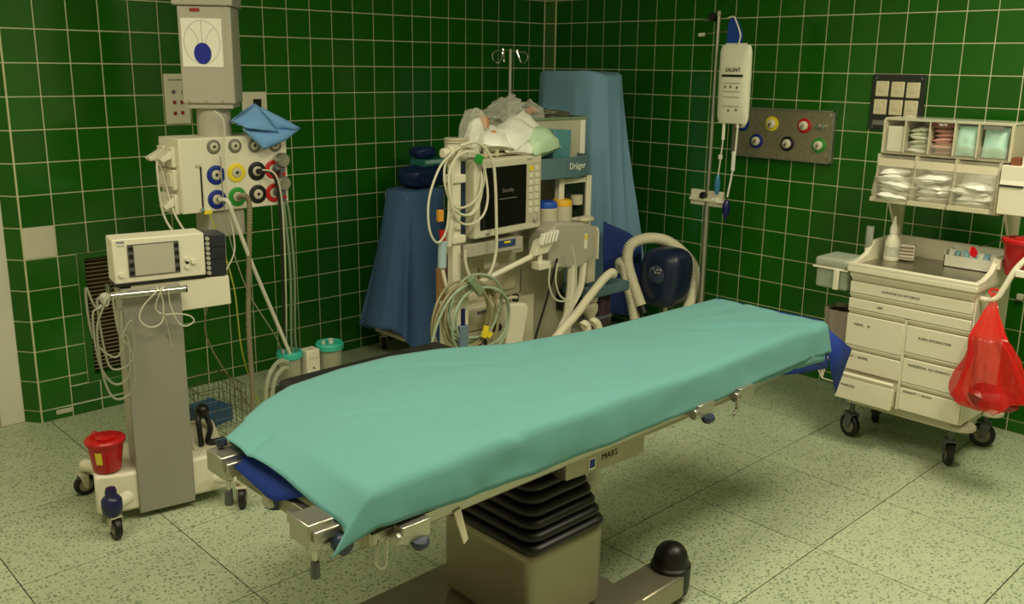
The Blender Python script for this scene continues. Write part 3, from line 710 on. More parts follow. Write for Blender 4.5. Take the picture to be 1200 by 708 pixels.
# ================================================================ hoses and wires from the pendant, suction canisters
mat('hose_white', (226, 222, 208), rough=.4); mat('hose_grey', (140, 130, 104), rough=.5); mat('hose_dark', (36, 30, 26), rough=.4); mat('hose_clear', (128, 146, 118), rough=.2); mat('wire_yellow', (170, 175, 60), rough=.5)
yp = YP-.02
lead('suction_hose', 'white suction hose running from the blue outlet to a teal-lidded jar', [(-3.06, yp+.0, 1.203), (-3.045, yp-.05, 1.20), (-3.02, yp-.05, 1.13), (-2.93, yp-.02, .9), (-2.80, yp+.04, .62), (-2.69, yp+.08, .37)], .0095, 'hose_white', 'hose', n=8)
c = MB(); pts = smooth_path([(-2.962, yp, 1.207), (-2.955, yp-.045, 1.215), (-2.94, yp-.05, 1.17), (-2.94, yp-.03, 1.0), (-2.95, yp, .6), (-2.96, yp-.02, .25), (-3.0, yp-.05, .02)], 30)
c.tube(pts, lambda t: .0125+.0016*math.sin(t*700), n=8, k=1); tag(c.build('corrugated_hose', 'hose_grey'), 'grey corrugated hose hanging from the green outlet to the floor', 'hose')
c = MB().cyl((-2.857, YP-.005, 1.318), (-2.855, YP-.045, 1.32), .013).tube([(-2.855, yp-.02, 1.32), (-2.82, yp-.05, 1.31), (-2.79, yp-.05, 1.22), (-2.775, yp-.03, 1.0), (-2.745, yp+.03, .7), (-2.70, yp+.12, .45), (-2.665, yp+.18, .37)], .006)
tag(c.build('black_air_hose', 'hose_dark'), 'black air hose hanging from the black outlet', 'hose')
lead('pale_air_hose', 'thin pale hose hanging beside the black air hose', [(-2.852, yp-.025, 1.327), (-2.812, yp-.062, 1.312), (-2.782, yp-.06, 1.22), (-2.763, yp-.04, 1.0), (-2.733, yp+.02, .7), (-2.69, yp+.11, .45), (-2.655, yp+.17, .37)], .0042, 'lead_white', 'hose')
for k, (dx, nm) in enumerate(((0, 'translucent hose from the upper red-outlet regulator'), (.022, 'translucent hose from the lower red-outlet regulator'))):
    lead('vacuum_hose', nm, [(-2.742+dx*.5, YP-.025, 1.18-.0*k), (-2.735+dx, YP-.03, 1.1), (-2.715+dx, YP-.02, .8), (-2.68+dx, YP+.06, .45), (-2.64+dx*1.6, YP+.12, .30)], .0065, 'hose_clear', 'hose')
c = MB().tube([(-3.11, YP-.012, 1.145), (-3.09, YP-.03, 1.06), (-3.03, YP-.05, .8), (-2.98, YP, .45), (-2.90, YP, .15), (-2.85, YP, .02)], .0035); tag(c.build('earth_wire', 'wire_yellow'), 'yellow green earth wire hanging below the outlet box', 'cable')
c = MB().tube([(-3.05, YP-.0, 1.60), (-3.02, YP-.028, 1.55), (-3.03, YP-.03, 1.40), (-3.035, YP-.05, 1.2), (-3.02, YP-.06, 1.03), (-3.05, YP-.10, .95), (-3.20, YP-.25, .88), (-3.30, -1.34, .93)], .0035); tag(c.build('upper_lead', 'lead_white'), 'thin white lead hanging from the pendant in front of the outlet box', 'cable')
c = MB().tube([(-3.05, YP-.035, 1.40), (-3.05, YP-.04, 1.2), (-3.03, YP-.05, 1.0), (-2.95, YP-.04, .75), (-2.80, YP+.0, .5), (-2.72, YP+.08, .36)], .0028); tag(c.build('thin_lead', 'lead_grey'), 'thin grey lead running from the pendant to the suction jars', 'cable')
for k, (dx, dy, l) in enumerate(((0, 0, 'outer of the two white power leads left of the outlet box'), (.05, .07, 'inner of the two white power leads left of the outlet box'))):
    lead('power_lead', l, [(-3.30+dx*.4, YP+.055+dy, 1.385), (-3.31+dx, YP+.04+dy, 1.34), (-3.30+dx, YP+.03, 1.15), (-3.25+dx, YP-.05, 1.0), (-3.22+dx, YP-.15, .80)], .005, 'lead_white')
lead('floor_lead', 'dark lead slanting down to the floor behind the trolley', [(-3.25, -1.18, .85), (-3.2, -1.0, .6), (-3.0, -.9, .25), (-2.85, -.95, .015), (-2.7, -1.1, .012)], .004, 'hose_grey')
mat('teal_lid', (60, 190, 170), rough=.35)
glass = clear_mat('jar_plastic', (205, 205, 180), .42, .12)
def canister(x, y, z0, h, r, label):
    k = thing('suction_jar', label, 'jar', (x, y, z0), 'suction jars with teal lids')
    MB().lathe((x, y, z0), [(0, 0), (r*.86, 0), (r*.9, .005), (r*.97, h), (r*.94, h), (r*.86, .01), (0, .01)], 26).build('jar', glass, k)
    MB().lathe((x, y, z0+h), [(r*1.0, -.012), (r*1.12, -.012), (r*1.14, .012), (r*1.05, .02), (r*.95, .02), (r*.9, .012), (0, .014)], 26).build('lid', 'teal_lid', k)
    MB().cyl((x+.01, y, z0+h+.012), (x+.01, y, z0+h+.036), .014, n=12).cyl((x-.03, y+.01, z0+h+.012), (x-.03, y+.01, z0+h+.028), .01, n=12).build('port', 'hose_white', k)
    MB().lathe((x, y, z0+.012), [(0, 0), (r*.84, 0), (r*.86, h*.3), (0, h*.3)], 22).build('liner', clear_mat('liner', (170, 165, 130), .6, .3), k)
canister(-2.672, -.80, .17, .185, .058, 'smaller suction jar with teal lid left of the white box')
canister(-2.452, -.83, .16, .205, .066, 'larger suction jar with teal lid right of the white box')
k = thing('jar_trolley', 'low steel trolley carrying the suction jars behind the table', 'trolley', (-2.56, -.8, 0))
MB().bx(-2.76, -2.35, -.93, -.70, .145, .16).build('shelf', 'steel', k)
for x in (-2.74, -2.37):
    for y in (-.91, -.72): MB().cyl((x, y, .03), (x, y, .15), .011).build('leg', 'steel', k); MB().cyl((x-.01, y, .02), (x+.01, y, .02), .02).build('castor', 'rubber', k)
k = thing('suction_control_box', 'small white control box between the two suction jars', 'control box', (-2.57, -.83, .16))
MB().bx(-2.612, -2.535, -.87, -.80, .16, .375).build('case', 'cream', k, bev=.005); MB().bx(-2.60, -2.55, -.873, -.868, .33, .37).build('cover', 'cream', k, bev=.003); MB().cyl((-2.575, -.875, .28), (-2.575, -.868, .28), .004).build('hole', 'ink', k)
c = MB().tube([(-2.72, -.86, .34), (-2.78, -.88, .36), (-2.85, -.9, .30), (-2.88, -.92, .18), (-2.84, -.93, .08), (-2.74, -.95, .03), (-2.65, -1.0, .025)], .011, n=8)
c.tube([(-2.72, -.86, .31), (-2.77, -.89, .32), (-2.82, -.9, .27), (-2.85, -.93, .16), (-2.80, -.95, .07), (-2.70, -.99, .03)], .011, n=8)
tag(c.build('coiled_tubing', clear_mat('tubing', (200, 205, 180), .5, .2)), 'clear suction tubing curling beside the smaller jar', 'tubing')
# ================================================================ right wall fittings
mat('panel_metal', (168, 158, 132), rough=.42, metal=.7, var=.3, scale=60, bump=.35, bscale=90)
t = thing('gas_panel', 'metal gas outlet panel on the green wall right of the infusion stand', 'gas panel', (-.004, -1.97, 1.29))
MB().bx(-.03, -.004, -2.29, -1.64, 1.295, 1.583).build('plate', 'panel_metal', t, bev=.002)
f = MB()
for a, b, c, d in ((-2.295, -1.635, 1.578, 1.588), (-2.295, -1.635, 1.29, 1.298), (-2.297, -2.285, 1.29, 1.588), (-1.645, -1.633, 1.29, 1.588)): f.bx(-.034, -.004, a, b, c, d)
f.build('frame', 'steel', t)
for y, z, m in ((-1.903, 1.497, 'ring_yellow'), (-2.114, 1.497, 'ring_red'), (-1.705, 1.487, 'ring_blue'), (-1.808, 1.389, 'ring_blue'), (-2.015, 1.387, 'ring_black'), (-2.215, 1.391, 'ring_green')):
    o = part_origin(MB().lathe((-.03, y, z), [(.043, 0), (.043, .006), (.036, .009), (.029, .008), (0, .006)], 26, (-1, 0, 0)).build('gas_outlet', m, t))
    MB().lathe((-.038, y, z), [(.027, 0), (.026, .012), (.016, .02), (.012, .02), (.010, .012), (0, .012)], 20, (-1, 0, 0)).build('socket', 'cream', o)
    MB().bx(-.066, -.05, y-.004, y+.004, z-.016, z+.004).build('latch', 'chrome', o)
for y in (-2.20, -2.235): MB().cyl((-.045, y, 1.497), (-.03, y, 1.497), .013).build('terminal', 'chrome', t)
for y in (-1.66, -2.27, -1.95):
    for z in (1.315, 1.565): MB().cyl((-.033, y, z), (-.03, y, z), .006, n=8).build('screw', 'chrome', t)
t = thing('switch_panel', 'dark switch panel with six cream push buttons above the cart shelf', 'switch panel', (-.004, -2.63, 1.5))
MB().bx(-.016, -.004, -2.775, -2.487, 1.50, 1.795).build('plate', mat('plate_dark', (44, 46, 44), rough=.35), t, bev=.002)
for y, z in ((-2.547, 1.718), (-2.632, 1.716), (-2.715, 1.714), (-2.545, 1.622), (-2.631, 1.621), (-2.713, 1.62)):
    o = part_origin(MB().bx(-.026, -.015, y-.036, y+.036, z-.041, z+.041).build('button', mat('button_cream', (226, 214, 180), rough=.4), t, bev=.005))
    MB().lathe((-.026, y, z), [(.017, 0), (.015, .0025), (0, .003)], 18, (-1, 0, 0)).build('button_centre', 'button_cream', o)
MB().bx(-.018, -.015, -2.60, -2.51, 1.525, 1.55).build('name_strip', mat('strip_grey', (120, 124, 118), rough=.4), t)
for y in (-2.51, -2.755):
    for z in (1.775, 1.515): MB().cyl((-.019, y, z), (-.016, y, z), .007, n=8).build('screw', 'grey_plastic', t)

# ================================================================ infusion stand with bag
px_, py_ = -.45, -1.768
t = thing('infusion_stand', 'tall steel infusion stand carrying the fluid bag by the right wall', 'infusion stand', (px_, py_, 0))
MB().cyl((px_, py_, .1), (px_, py_, 1.12), .0165, n=16).build('lower_tube', 'steel', t)
MB().cyl((px_, py_, 1.1), (px_, py_, 2.115), .011, n=14).build('upper_tube', 'steel', t)
MB().lathe((px_, py_, 0), [(0, .001), (.10, .001), (.105, .01), (.10, .03), (.03, .05), (.02, .11), (0, .11)], 28).build('base', 'steel', t)
MB().lathe((px_-.005, py_+.035, 2.092), [(.0, -.015), (.022, -.013), (.027, 0), (.022, .013), (0, .015)], 16, (.2, 1, 0)).build('clamp_knob', 'black_plastic', t)
MB().cyl((px_, py_+.03, 2.083), (px_, py_+.10, 2.077), .009).build('clamp_screw', 'chrome', t)
MB().cyl((px_, py_, 2.10), (px_, py_, 2.125), .016).build('top_cap', 'chrome', t)
MB().tube([(px_, py_+.115, 2.0), (px_, py_+.08, 2.0), (px_, py_, 2.012), (px_, py_-.10, 2.008), (px_, py_-.125, 2.0)], .0045).build('hook_bar', 'chrome', t)
MB().cyl((px_, py_+.09, 2.0), (px_, py_+.125, 1.998), .01).build('hook_tip', 'cream', t)
MB().bx(px_-.012, px_+.012, py_-.108, py_+.112, 1.03, 1.12).build('transducer_plate', 'cream', t, bev=.004)
MB().bx(px_-.03, px_+.01, py_-.108, py_+.11, 1.058, 1.075).build('plate_ledge', 'cream', t, bev=.003)
MB().lathe((px_-.03, py_+.012, 1.092), [(.0, -.02), (.018, -.018), (.021, 0), (.018, .014), (0, .016)], 14, (-1, 0, 0)).build('plate_knob', 'black_plastic', t)
for y in (py_-.05, py_-.075): MB().cyl((px_-.02, y, 1.05), (px_-.02, y, 1.085), .008, n=10).build('stopcock', 'paper', t)
t = thing('infusion_bag', 'full white infusion bag with black bar print hanging on the stand', 'bag', (px_-.02, -1.91, 1.505))
def bagf(u, v):
    a = 2*math.pi*u; yy = -1.908-.100*math.copysign(abs(math.cos(a))**.55, math.cos(a)); th = .032*math.sin(math.pi*min(1, max(0, .04+.92*v)))**.45
    e = 1-.10*max(0, (v-.93)/.07)-.10*max(0, (.06-v)/.06)
    return V((px_-.02-th*math.copysign(abs(math.sin(a))**.8, math.sin(a))+.002*wob(v*9, a), -1.908+(yy+1.908)*e-.006*(1-v), 1.515+.425*v))
m = MB().grid(bagf, 40, 24, wrap=True); m.build('bag', mat('bag_white', (238, 234, 214), rough=.3, var=.05, scale=12), t, smooth=70)
MB().bx(px_-.024, px_-.016, -1.975, -1.84, 1.925, 1.95).build('seal', 'bag_white', t)
def bagx(z): v = (z-1.515)/.425; return px_-.02-.032*math.sin(math.pi*(.04+.92*v))**.45-.003
MB().box((bagx(1.78), -1.915, 1.775), (.002, .135, .013)).build('print_bar', 'ink', t)
text('lettering', 'SALINT', 'ink', t, (bagx(1.81)-.001, -1.868, 1.797), .030, (0, -1, 0), (0, 0, 1))
for z in (1.735, 1.69, 1.66, 1.61): MB().box((bagx(z), -1.915, z), (.0015, .11, .003)).build('print_line', mat('print_pale', (170, 165, 145), rough=.6), t)
for y, z in ((-1.875, 1.715), (-1.91, 1.715), (-1.95, 1.712), (-1.90, 1.585), (-1.95, 1.59)): MB().box((bagx(z), y, z), (.0015, .012, .012)).build('print_mark', 'ink_grey', t)
for y in (-1.86, -1.95): MB().cyl((px_-.02, y, 1.49), (px_-.02, y, 1.522), .009).build('port', 'bag_white', t)
c = MB().prism([(px_-.015, -1.835, 1.93), (px_-.015, -1.925, 1.93), (px_-.015, -1.93, 2.0), (px_-.015, -1.905, 2.05), (px_-.015, -1.885, 2.085), (px_-.015, -1.855, 2.09), (px_-.015, -1.84, 2.05)], (.02, 0, 0))
tag(c.build('pressure_cuff', mat('cuff_blue', (18, 66, 160), rough=.6), bev=.003), 'blue pressure cuff folded above the infusion bag', 'cuff')
lead('cuff_cord', 'white cord curving along the blue pressure cuff', [(px_-.03, -1.85, 2.085), (px_-.03, -1.885, 2.09), (px_-.03, -1.905, 2.06), (px_-.03, -1.925, 2.02), (px_-.03, -1.935, 1.985), (px_-.03, -1.925, 1.94)], .0045, 'hose_white', 'cord')
t = thing('infusion_line', 'infusion tubing with pale blue drip chamber left of the bag', 'tubing', (px_-.03, -1.85, 1.1))
MB().tube([(px_-.02, -1.86, 1.49), (px_-.022, -1.86, 1.40), (px_-.03, -1.85, 1.22)], .004, n=6).build('upper_line', 'hose_white', t)
MB().cyl((px_-.02, -1.86, 1.42), (px_-.02, -1.86, 1.49), .0095, n=10).build('spike', 'bag_white', t); MB().bx(px_-.032, px_-.018, -1.862, -1.845, 1.31, 1.335).build('roller_clamp', 'paper', t)
MB().lathe((px_-.03, -1.848, 1.115), [(.0, -.01), (.007, -.008), (.009, 0), (.016, .02), (.018, .05), (.015, .085), (.006, .105), (0, .107)], 14).build('drip_chamber', mat('chamber_blue', (56, 120, 160), rough=.2), t)
t = thing('flush_line', 'white flush line with dark blue bulb right of the drip chamber', 'tubing', (px_-.03, -1.92, .97))
MB().tube([(px_-.02, -1.95, 1.49), (px_-.025, -1.945, 1.3), (px_-.03, -1.92, 1.10)], .006, n=6).build('line', 'hose_white', t)
MB().bx(px_-.038, px_-.02, -1.952, -1.935, 1.25, 1.36).build('clamp', 'paper', t, bev=.003); MB().tube([(px_-.03, -1.83, 1.07), (px_-.04, -1.87, 1.065), (px_-.03, -1.925, 1.075)], .006).build('joint', 'paper', t)
MB().lathe((px_-.03, -1.917, .965), [(.0, 0), (.006, .003), (.009, .02), (.021, .045), (.023, .075), (.017, .105), (.008, .12), (0, .122)], 16).build('bulb', mat('bulb_navy', (24, 22, 88), rough=.3), t)

# ================================================================ drawer cart
mat('tray_steel', (168, 164, 146), rough=.3, metal=.9, var=.08, scale=5)
CX0, CX1, CY0, CY1 = -.80, -.36, -3.42, -2.845
t = thing('drawer_cart', 'cream medical drawer cart with lettered drawers against the right wall', 'cart', (-.58, -3.13, 0))
MB().bx(CX0+.023, CX1, CY0, CY1, .245, .872).build('carcass', 'cream', t, bev=.004)
MB().bx(CX0+.004, CX0+.022, -3.139, -3.127, .25, .69).build('divider', 'cream', t)
MB().bx(CX0-.004, CX0+.03, CY0-.002, CY1+.002, .853, .874).build('top_frame', 'cream', t, bev=.003)
def drawer(y0, y1, z0, z1, txt, ty, out=0., tilt=0., tz=.5, size=.018):
    M = Matrix.Translation(V((CX0-out, y1, z0))) @ Matrix.Rotation(tilt, 4, 'Y') @ Matrix.Translation(V((-(CX0-out), -y1, -z0)))
    a, b = CX0-out, CX0-out+.018
    m = MB().bx(a, b, y0, y1, z0, z1-.026)
    if out: m.bx(b, b+.33, y0+.012, y0+.022, z0+.005, z1-.05).bx(b, b+.33, y1-.022, y1-.012, z0+.005, z1-.05).bx(b, b+.33, y0+.012, y1-.012, z0+.005, z0+.012)
    for v in m.v: v.xyz = M @ v
    d = part_origin(m.build('drawer', 'cream', t, bev=.003))
    g = MB().prism([(a+.001, y0, z1-.018), (a+.013, y0, z1-.018), (a+.016, y0, z1-.002), (a+.004, y0, z1-.002), (a-.004, y0, z1-.007)] if out else [(a+.0205, y0, z1-.027), (a+.0225, y0, z1-.027), (a+.0225, y0, z1), (a+.0, y0, z1), (a+.0, y0, z1-.004)], (0, y1-y0, 0))
    for v in g.v: v.xyz = M @ v
    g.build('grip', 'cream', d, bev=.001)
    if txt:
        p = M @ V((a-.0008, ty, z0+(z1-.026-z0)*tz))
        text('lettering', txt, 'ink', d, p, size, (0, -1, 0), (0, 0, 1) if not tilt else (math.sin(tilt), 0, math.cos(tilt)))
drawer(CY0+.004, CY1-.004, .772, .852, 'GUMOWE DO INTUBACJI', -3.005, size=.0155, tz=.42)
drawer(CY0+.004, CY1-.004, .695, .769, 'LEKI', -2.99, size=.0155, tz=.45)
drawer(-3.126, CY1-.004, .513, .692, 'WENFL.   45', -2.885, tz=.66, size=.0155); drawer(-3.126, CY1-.004, .388, .510, 'IG\u0141Y  I  BIOREL', -2.87, tz=.68, size=.0155)
drawer(-3.126, CY1-.004, .252, .385, 'MASECZKI', -2.875, out=.055, tilt=.03, tz=.62, size=.0155)
drawer(CY0+.004, -3.140, .537, .692, 'RURKI INTUBACYJNE', -3.198, tz=.58, size=.0155); drawer(CY0+.004, -3.140, .391, .534, 'NARZEDZIA  DO APARATU', -3.165, tz=.72, size=.0155)
drawer(CY0+.004, -3.140, .254, .388, 'APARATY  I  P\u0141YNY', -3.155, tz=.82, size=.0155)
# top tray with raised rim
MB().bx(CX0-.02, CX1+.01, CY0-.012, CY1+.012, .874, .905).build('tray_frame', 'cream', t, bev=.006)
MB().bx(CX0+.012, CX1-.01, CY0+.018, CY1-.018, .9045, .908).build('tray_plate', 'tray_steel', t)
MB().bx(CX0-.02, CX0+.004, CY0-.012, CY1+.012, .90, .920).build('front_lip', 'cream', t, bev=.006)
for y0, y1 in ((CY0-.012, CY0+.012), (CY1-.012, CY1+.012)):
    MB().prism([(CX0, y0, .90), (CX1+.01, y0, .90), (CX1+.01, y0, 1.005), (CX0+.20, y0, 1.0), (CX0+.14, y0, .945), (CX0+.06, y0, .922), (CX0, y0, .918)], (0, y1-y0, 0)).build('side_rim', 'cream', t, bev=.004)
MB().bx(CX1-.014, CX1+.01, CY0-.012, CY1+.012, .90, 1.005).build('back_rim', 'cream', t, bev=.004)
for x, y, a in ((-.685, -2.865, 1.2), (-.665, -3.345, .6), (-.31, -3.37, 1.9), (-.40, -2.87, .3)): caster((x, y), .06, .03, t, a, fork='grey_plastic', stem=.07, hub=mat('hub_grey', (128, 126, 112), rough=.4))
for x, y in ((-.70, -3.40), (-.40, -3.42)): MB().lathe((x, y, .205), [(0, 0), (.055, 0), (.062, .006), (.062, .02), (.056, .026), (0, .027)], 24).build('bumper_disc', 'cream_dark', t)
MB().bx(CX0+.05, CX1-.01, CY0+.02, CY1-.02, .20, .245).build('plinth', 'cream_dark', t)
# posts that carry the shelf of bins
for y in (-2.862, -3.40):
    MB().bx(-.383, -.351, y-.02, y+.02, .90, 1.60).build('post', 'cream', t, bev=.003)
    MB().prism([(-.385, y-.006, 1.01), (-.50, y-.006, 1.175), (-.50, y-.006, 1.188), (-.385, y-.006, 1.188)], (0, .012, 0)).build('gusset', 'cream', t)
# push rail at the right end
MB().tube([(-.74, CY0, .838), (-.735, -3.45, .838), (-.73, -3.485, .852), (-.72, -3.505, .90), (-.70, -3.535, .985), (-.66, -3.575, 1.05), (-.60, -3.60, 1.085), (-.50, -3.60, 1.07), (-.44, -3.57, 1.02), (-.42, -3.49, .94), (-.42, CY0, .90)], .013, n=12).build('push_rail', 'cream', t)
MB().bx(-.72, -.70, -3.585, -3.54, .955, .985).build('rail_clip', 'paper', t, bev=.003)

# shelf with clear bins
t = thing('bin_shelf', 'cream shelf unit of clear plastic bins above the cart tray', 'shelf', (-.5, -3.13, 1.2))
binm = clear_mat('bin_clear', (236, 228, 204), .10, .12)
fr = 'beige'
MB().bx(-.59, -.386, -3.425, -2.845, 1.425, 1.436).build('shelf_board', fr, t, bev=.002); MB().bx(-.60, -.386, -3.425, -2.845, 1.585, 1.598).build('top_board', clear_mat('lid_clear', (225, 222, 200), .6, .1), t, bev=.002)
MB().bx(-.60, -.386, -3.40, -2.835, 1.19, 1.198).build('bottom_board', fr, t, bev=.002); MB().bx(-.392, -.386, -3.425, -2.84, 1.195, 1.59).build('back_panel', fr, t)
ue = [-2.852, -2.947, -3.062, -3.174, -3.276, -3.41]
for k in range(5):
    y1, y0 = ue[k]-.003, ue[k+1]+.003
    b = part_origin(MB().bx(-.60, -.598, y0, y1, 1.437, 1.49 if k else 1.56).bx(-.60, -.40, y0, y0+.002, 1.437, 1.58).bx(-.60, -.40, y1-.002, y1, 1.437, 1.58).bx(-.60, -.40, y0, y1, 1.437, 1.4385).build('upper_bin', binm, t))
MB().bx(-.605, -.386, -3.425, -3.412, 1.43, 1.59).build('side_panel', fr, t); MB().bx(-.605, -.386, -2.852, -2.842, 1.43, 1.59).build('side_panel', fr, t)
for y in ue[1:5]: MB().bx(-.606, -.40, y-.003, y+.003, 1.436, 1.585).build('partition', fr, t)
le = [-2.838, -3.018, -3.200, -3.388]
for k in range(3):
    y1, y0 = le[k]-.004, le[k+1]+.004
    b = MB(); th = .0025
    # tilt-out bin: slanting front
    b.prism([(-.605, y0, 1.42), (-.665, y0, 1.25), (-.655, y0, 1.205), (-.653, y0, 1.205), (-.662, y0, 1.25), (-.602, y0, 1.42)], (0, y1-y0, 0))
    for y in (y0, y1-th): b.prism([(-.605, y, 1.42), (-.665, y, 1.25), (-.655, y, 1.205), (-.40, y, 1.20), (-.40, y, 1.42)], (0, th, 0))
    b.bx(-.655, -.40, y0, y1, 1.201, 1.2045); bo = part_origin(b.build('tilt_bin', binm, t))
    MB().prism([(-.61, y0, 1.405), (-.622, y0, 1.37), (-.612, y0, 1.368), (-.60, y0, 1.405)], (0, y1-y0, 0)).build('bin_lip', fr, bo)
    MB().bx(-.675, -.652, y0, y1, 1.203, 1.222).build('bin_foot', fr, bo)
for y in le: MB().bx(-.615, -.40, y-.004, y+.004, 1.198, 1.425).build('partition', fr, t)
# contents: wrapped packets, each one a thing
mat('wrap_bright', (250, 247, 238), rough=.35, var=.1, scale=25); mat('wrap_white', (240, 237, 225), rough=.35, var=.08, scale=30); mat('wrap_teal', (176, 214, 200), rough=.35, var=.12, scale=25); mat('wrap_pink', (206, 158, 148), rough=.4, var=.25, scale=30); mat('wrap_mixed', (200, 205, 180), rough=.4, var=.3, scale=40)
ORD = ['lowest', 'second from the bottom', 'third from the bottom', 'fourth from the bottom', 'fifth from the bottom', 'sixth from the bottom', 'seventh from the bottom', 'eighth from the bottom']
def packet(name, label, c, d, m, rz, rx, ry, group, cat='packet', amp=.004):
    """a soft wrapped pack: pillow-like, with flat sealed ends"""
    k = 8; sd = random.random()*50
    def top(s):
        def fn(u, v):
            a, b = u*2-1, v*2-1
            h = (max(0, 1-abs(a)**3)*max(0, 1-abs(b)**3))**.6
            return V((a*d[0]/2, b*d[1]/2, s*h*d[2]/2+amp*wob(u*4+sd, v*4, sd)*(1 if h > .05 else .6)))
        return fn
    b = MB().grid(top(1), k, k); q = MB().grid(top(-1), k, k); b.add(q.v, [tuple(reversed(f)) for f in q.f])
    M = Matrix.Translation(V(c)) @ Matrix.Rotation(rz, 4, 'Z') @ Matrix.Rotation(ry, 4, 'Y') @ Matrix.Rotation(rx, 4, 'X')
    for v in b.v: v.xyz = M @ v
    return tag(b.build(name, m, smooth=50), label, cat, group)
for k in range(3):
    yc = (le[k]+le[k+1])/2; nm = ['left', 'middle', 'right'][k]; n_ = (7, 7, 9)[k]
    for i in range(n_):
        if k == 2 and i >= 5:
            packet('wrapped_packet', 'white paper packet sticking up in the right lower bin, %s' % ('rearmost', 'third from the front', 'second from the front', 'frontmost')[i-5], (-.50-.012*(i-5), yc+.03*random.uniform(-1, 1), 1.315+.012*(i-5)), (.17, .13, .018), 'wrap_white' if i % 2 else 'wrap_bright', random.uniform(-.3, .3), 0, -1.15+.1*random.uniform(-1, 1), 'packets standing in the right lower bin')
        else:
            packet('wrapped_packet', 'white packet in the %s lower cart bin, %s' % (nm, ORD[i]), (-.56+.05*random.uniform(-1, 1)-.02*(i < 3), yc+.02*random.uniform(-1, 1), 1.222+.021*i), (.165, .14, .04), 'wrap_bright', random.uniform(-.5, .5)+1.57*(i % 2), random.uniform(-.12, .12), random.uniform(-.15, .25), 'packets in the %s lower bin' % nm, amp=.009)
tag(MB().bx(-.592, -.45, ue[1]+.01, ue[0]-.009, 1.439, 1.555).build('card_box', 'paper', bev=.002), 'white card box filling the leftmost upper bin', 'box')
for k, m, n_, lab in ((1, 'wrap_mixed', 6, 'pale printed packet in the second upper bin from the left'), (2, 'wrap_pink', 7, 'pink printed packet in the middle upper bin'), (3, 'wrap_teal', 3, 'pale teal pouch in the second upper bin from the right'), (4, 'wrap_teal', 3, 'pale teal pouch in the rightmost upper bin')):
    yc = (ue[k]+ue[k+1])/2
    for i in range(n_):
        if k < 3: packet('small_packet', '%s, %s' % (lab, ORD[i]), (-.53+.01*random.uniform(-1, 1), yc+.006*random.uniform(-1, 1), 1.449+.0185*i), (.12, .096, .026), m if (i % 3 or k == 2) else 'wrap_white', random.uniform(-.12, .12), random.uniform(-.1, .1), random.uniform(-.05, .15), 'packets in upper bin %s' % ('two', 'three')[k-1], amp=.006)
        else: packet('pouch', '%s, %s' % (lab, ('frontmost', 'middle one', 'rearmost')[i]), (-.575+.028*i, yc+.004*random.uniform(-1, 1), 1.508), (.135, .10, .03), m, random.uniform(-.06, .06), 0, -1.35, 'pouches in upper bin %s' % ('four', 'five')[k-3], amp=.007)
MB().bx(-.606, -.600, ue[3]+.004, ue[2]-.004, 1.566, 1.586).build('bin_label', mat('label_maroon', (84, 44, 36), rough=.5), t)
text('lettering', 'NLPZ', 'paper', t, (-.6065, -3.10, 1.571), .016, (0, -1, 0), (0, 0, 1))
MB().bx(-.606, -.600, ue[5]+.03, ue[4]-.02, 1.566, 1.582).build('bin_label', 'ink_grey', t)
# dispenser box at the right end
k = thing('dispenser_box', 'small cream dispenser box with a flap at the right end of the bins', 'box', (-.6, -3.45, 1.205))
MB().bx(-.64, -.50, -3.535, -3.402, 1.205, 1.42).build('case', 'cream', k, bev=.004); MB().prism([(-.645, -3.525, 1.335), (-.625, -3.525, 1.42), (-.618, -3.525, 1.42), (-.64, -3.525, 1.333)], (0, .122, 0)).build('flap', 'cream', k, bev=.002)
MB().bx(-.646, -.641, -3.50, -3.405, 1.328, 1.336).build('slot', 'ink', k); MB().bx(-.62, -.52, -3.465, -3.43, 1.42, 1.452).build('tab', mat('brown_card', (128, 72, 40), rough=.7), k); MB().bx(-.60, -.52, -3.53, -3.47, 1.42, 1.46).build('lid', 'cream', k)

# ================================================================ things on and around the cart
t = thing('spray_bottle', 'white plastic bottle with pointed nozzle on the cart tray', 'bottle', (-.565, -2.93, .908))
MB().lathe((-.565, -2.93, .9085), [(.0, 0), (.033, 0), (.036, .004), (.036, .02), (.034, .06), (.035, .085), (.033, .1), (.026, .118), (.017, .13), (.015, .137)], 26).build('body', 'bag_white', t)
MB().lathe((-.565, -2.93, 1.043), [(.019, 0), (.02, .004), (.018, .03), (.012, .045), (.0075, .06), (.006, .083), (.0, .085)], 22).build('cap', 'paper', t)
MB().grid(lambda u, v: V((-.565+.0363*math.cos(math.pi*(.75+.8*u)), -2.93+.0363*math.sin(math.pi*(.75+.8*u)), .93+.05*v)), 12, 2).build('label_wrap', mat('bottle_label', (196, 196, 186), rough=.5, var=.3, scale=90), t)
t = thing('glass_vial', 'narrow clear tube clipped to the left rim of the cart tray', 'tube', (-.62, -2.838, .95))
MB().lathe((-.62, -2.836, .955), [(0, 0), (.017, 0), (.0185, .004), (.0185, .115), (.0165, .115), (.016, .006), (0, .006)], 20).build('tube', clear_mat('vial_clear', (200, 205, 195), .35, .1), t); MB().cyl((-.62, -2.836, .965), (-.62, -2.836, 1.0), .014).build('content', mat('vial_grey', (110, 112, 96), rough=.4, var=.4, scale=80), t)
MB().box((-.62, -2.836, .958), (.05, .012, .012)).build('holder', 'cream', t)
t = thing('ampoule_pack', 'small striped pack leaning behind the white bottle on the tray', 'pack', (-.5, -2.97, .908))
MB().box((-.52, -2.985, .952), (.05, .075, .075), rz=.25, ry=.1).build('pack', mat('pack_pale', (214, 206, 190), rough=.5), t, bev=.003)
for i in range(4): MB().box((-.547, -2.99+.0*i, .927+.017*i), (.003, .07, .005), rz=.25, ry=.1).build('stripe', mat('stripe_brown', (128, 98, 84), rough=.5), t)
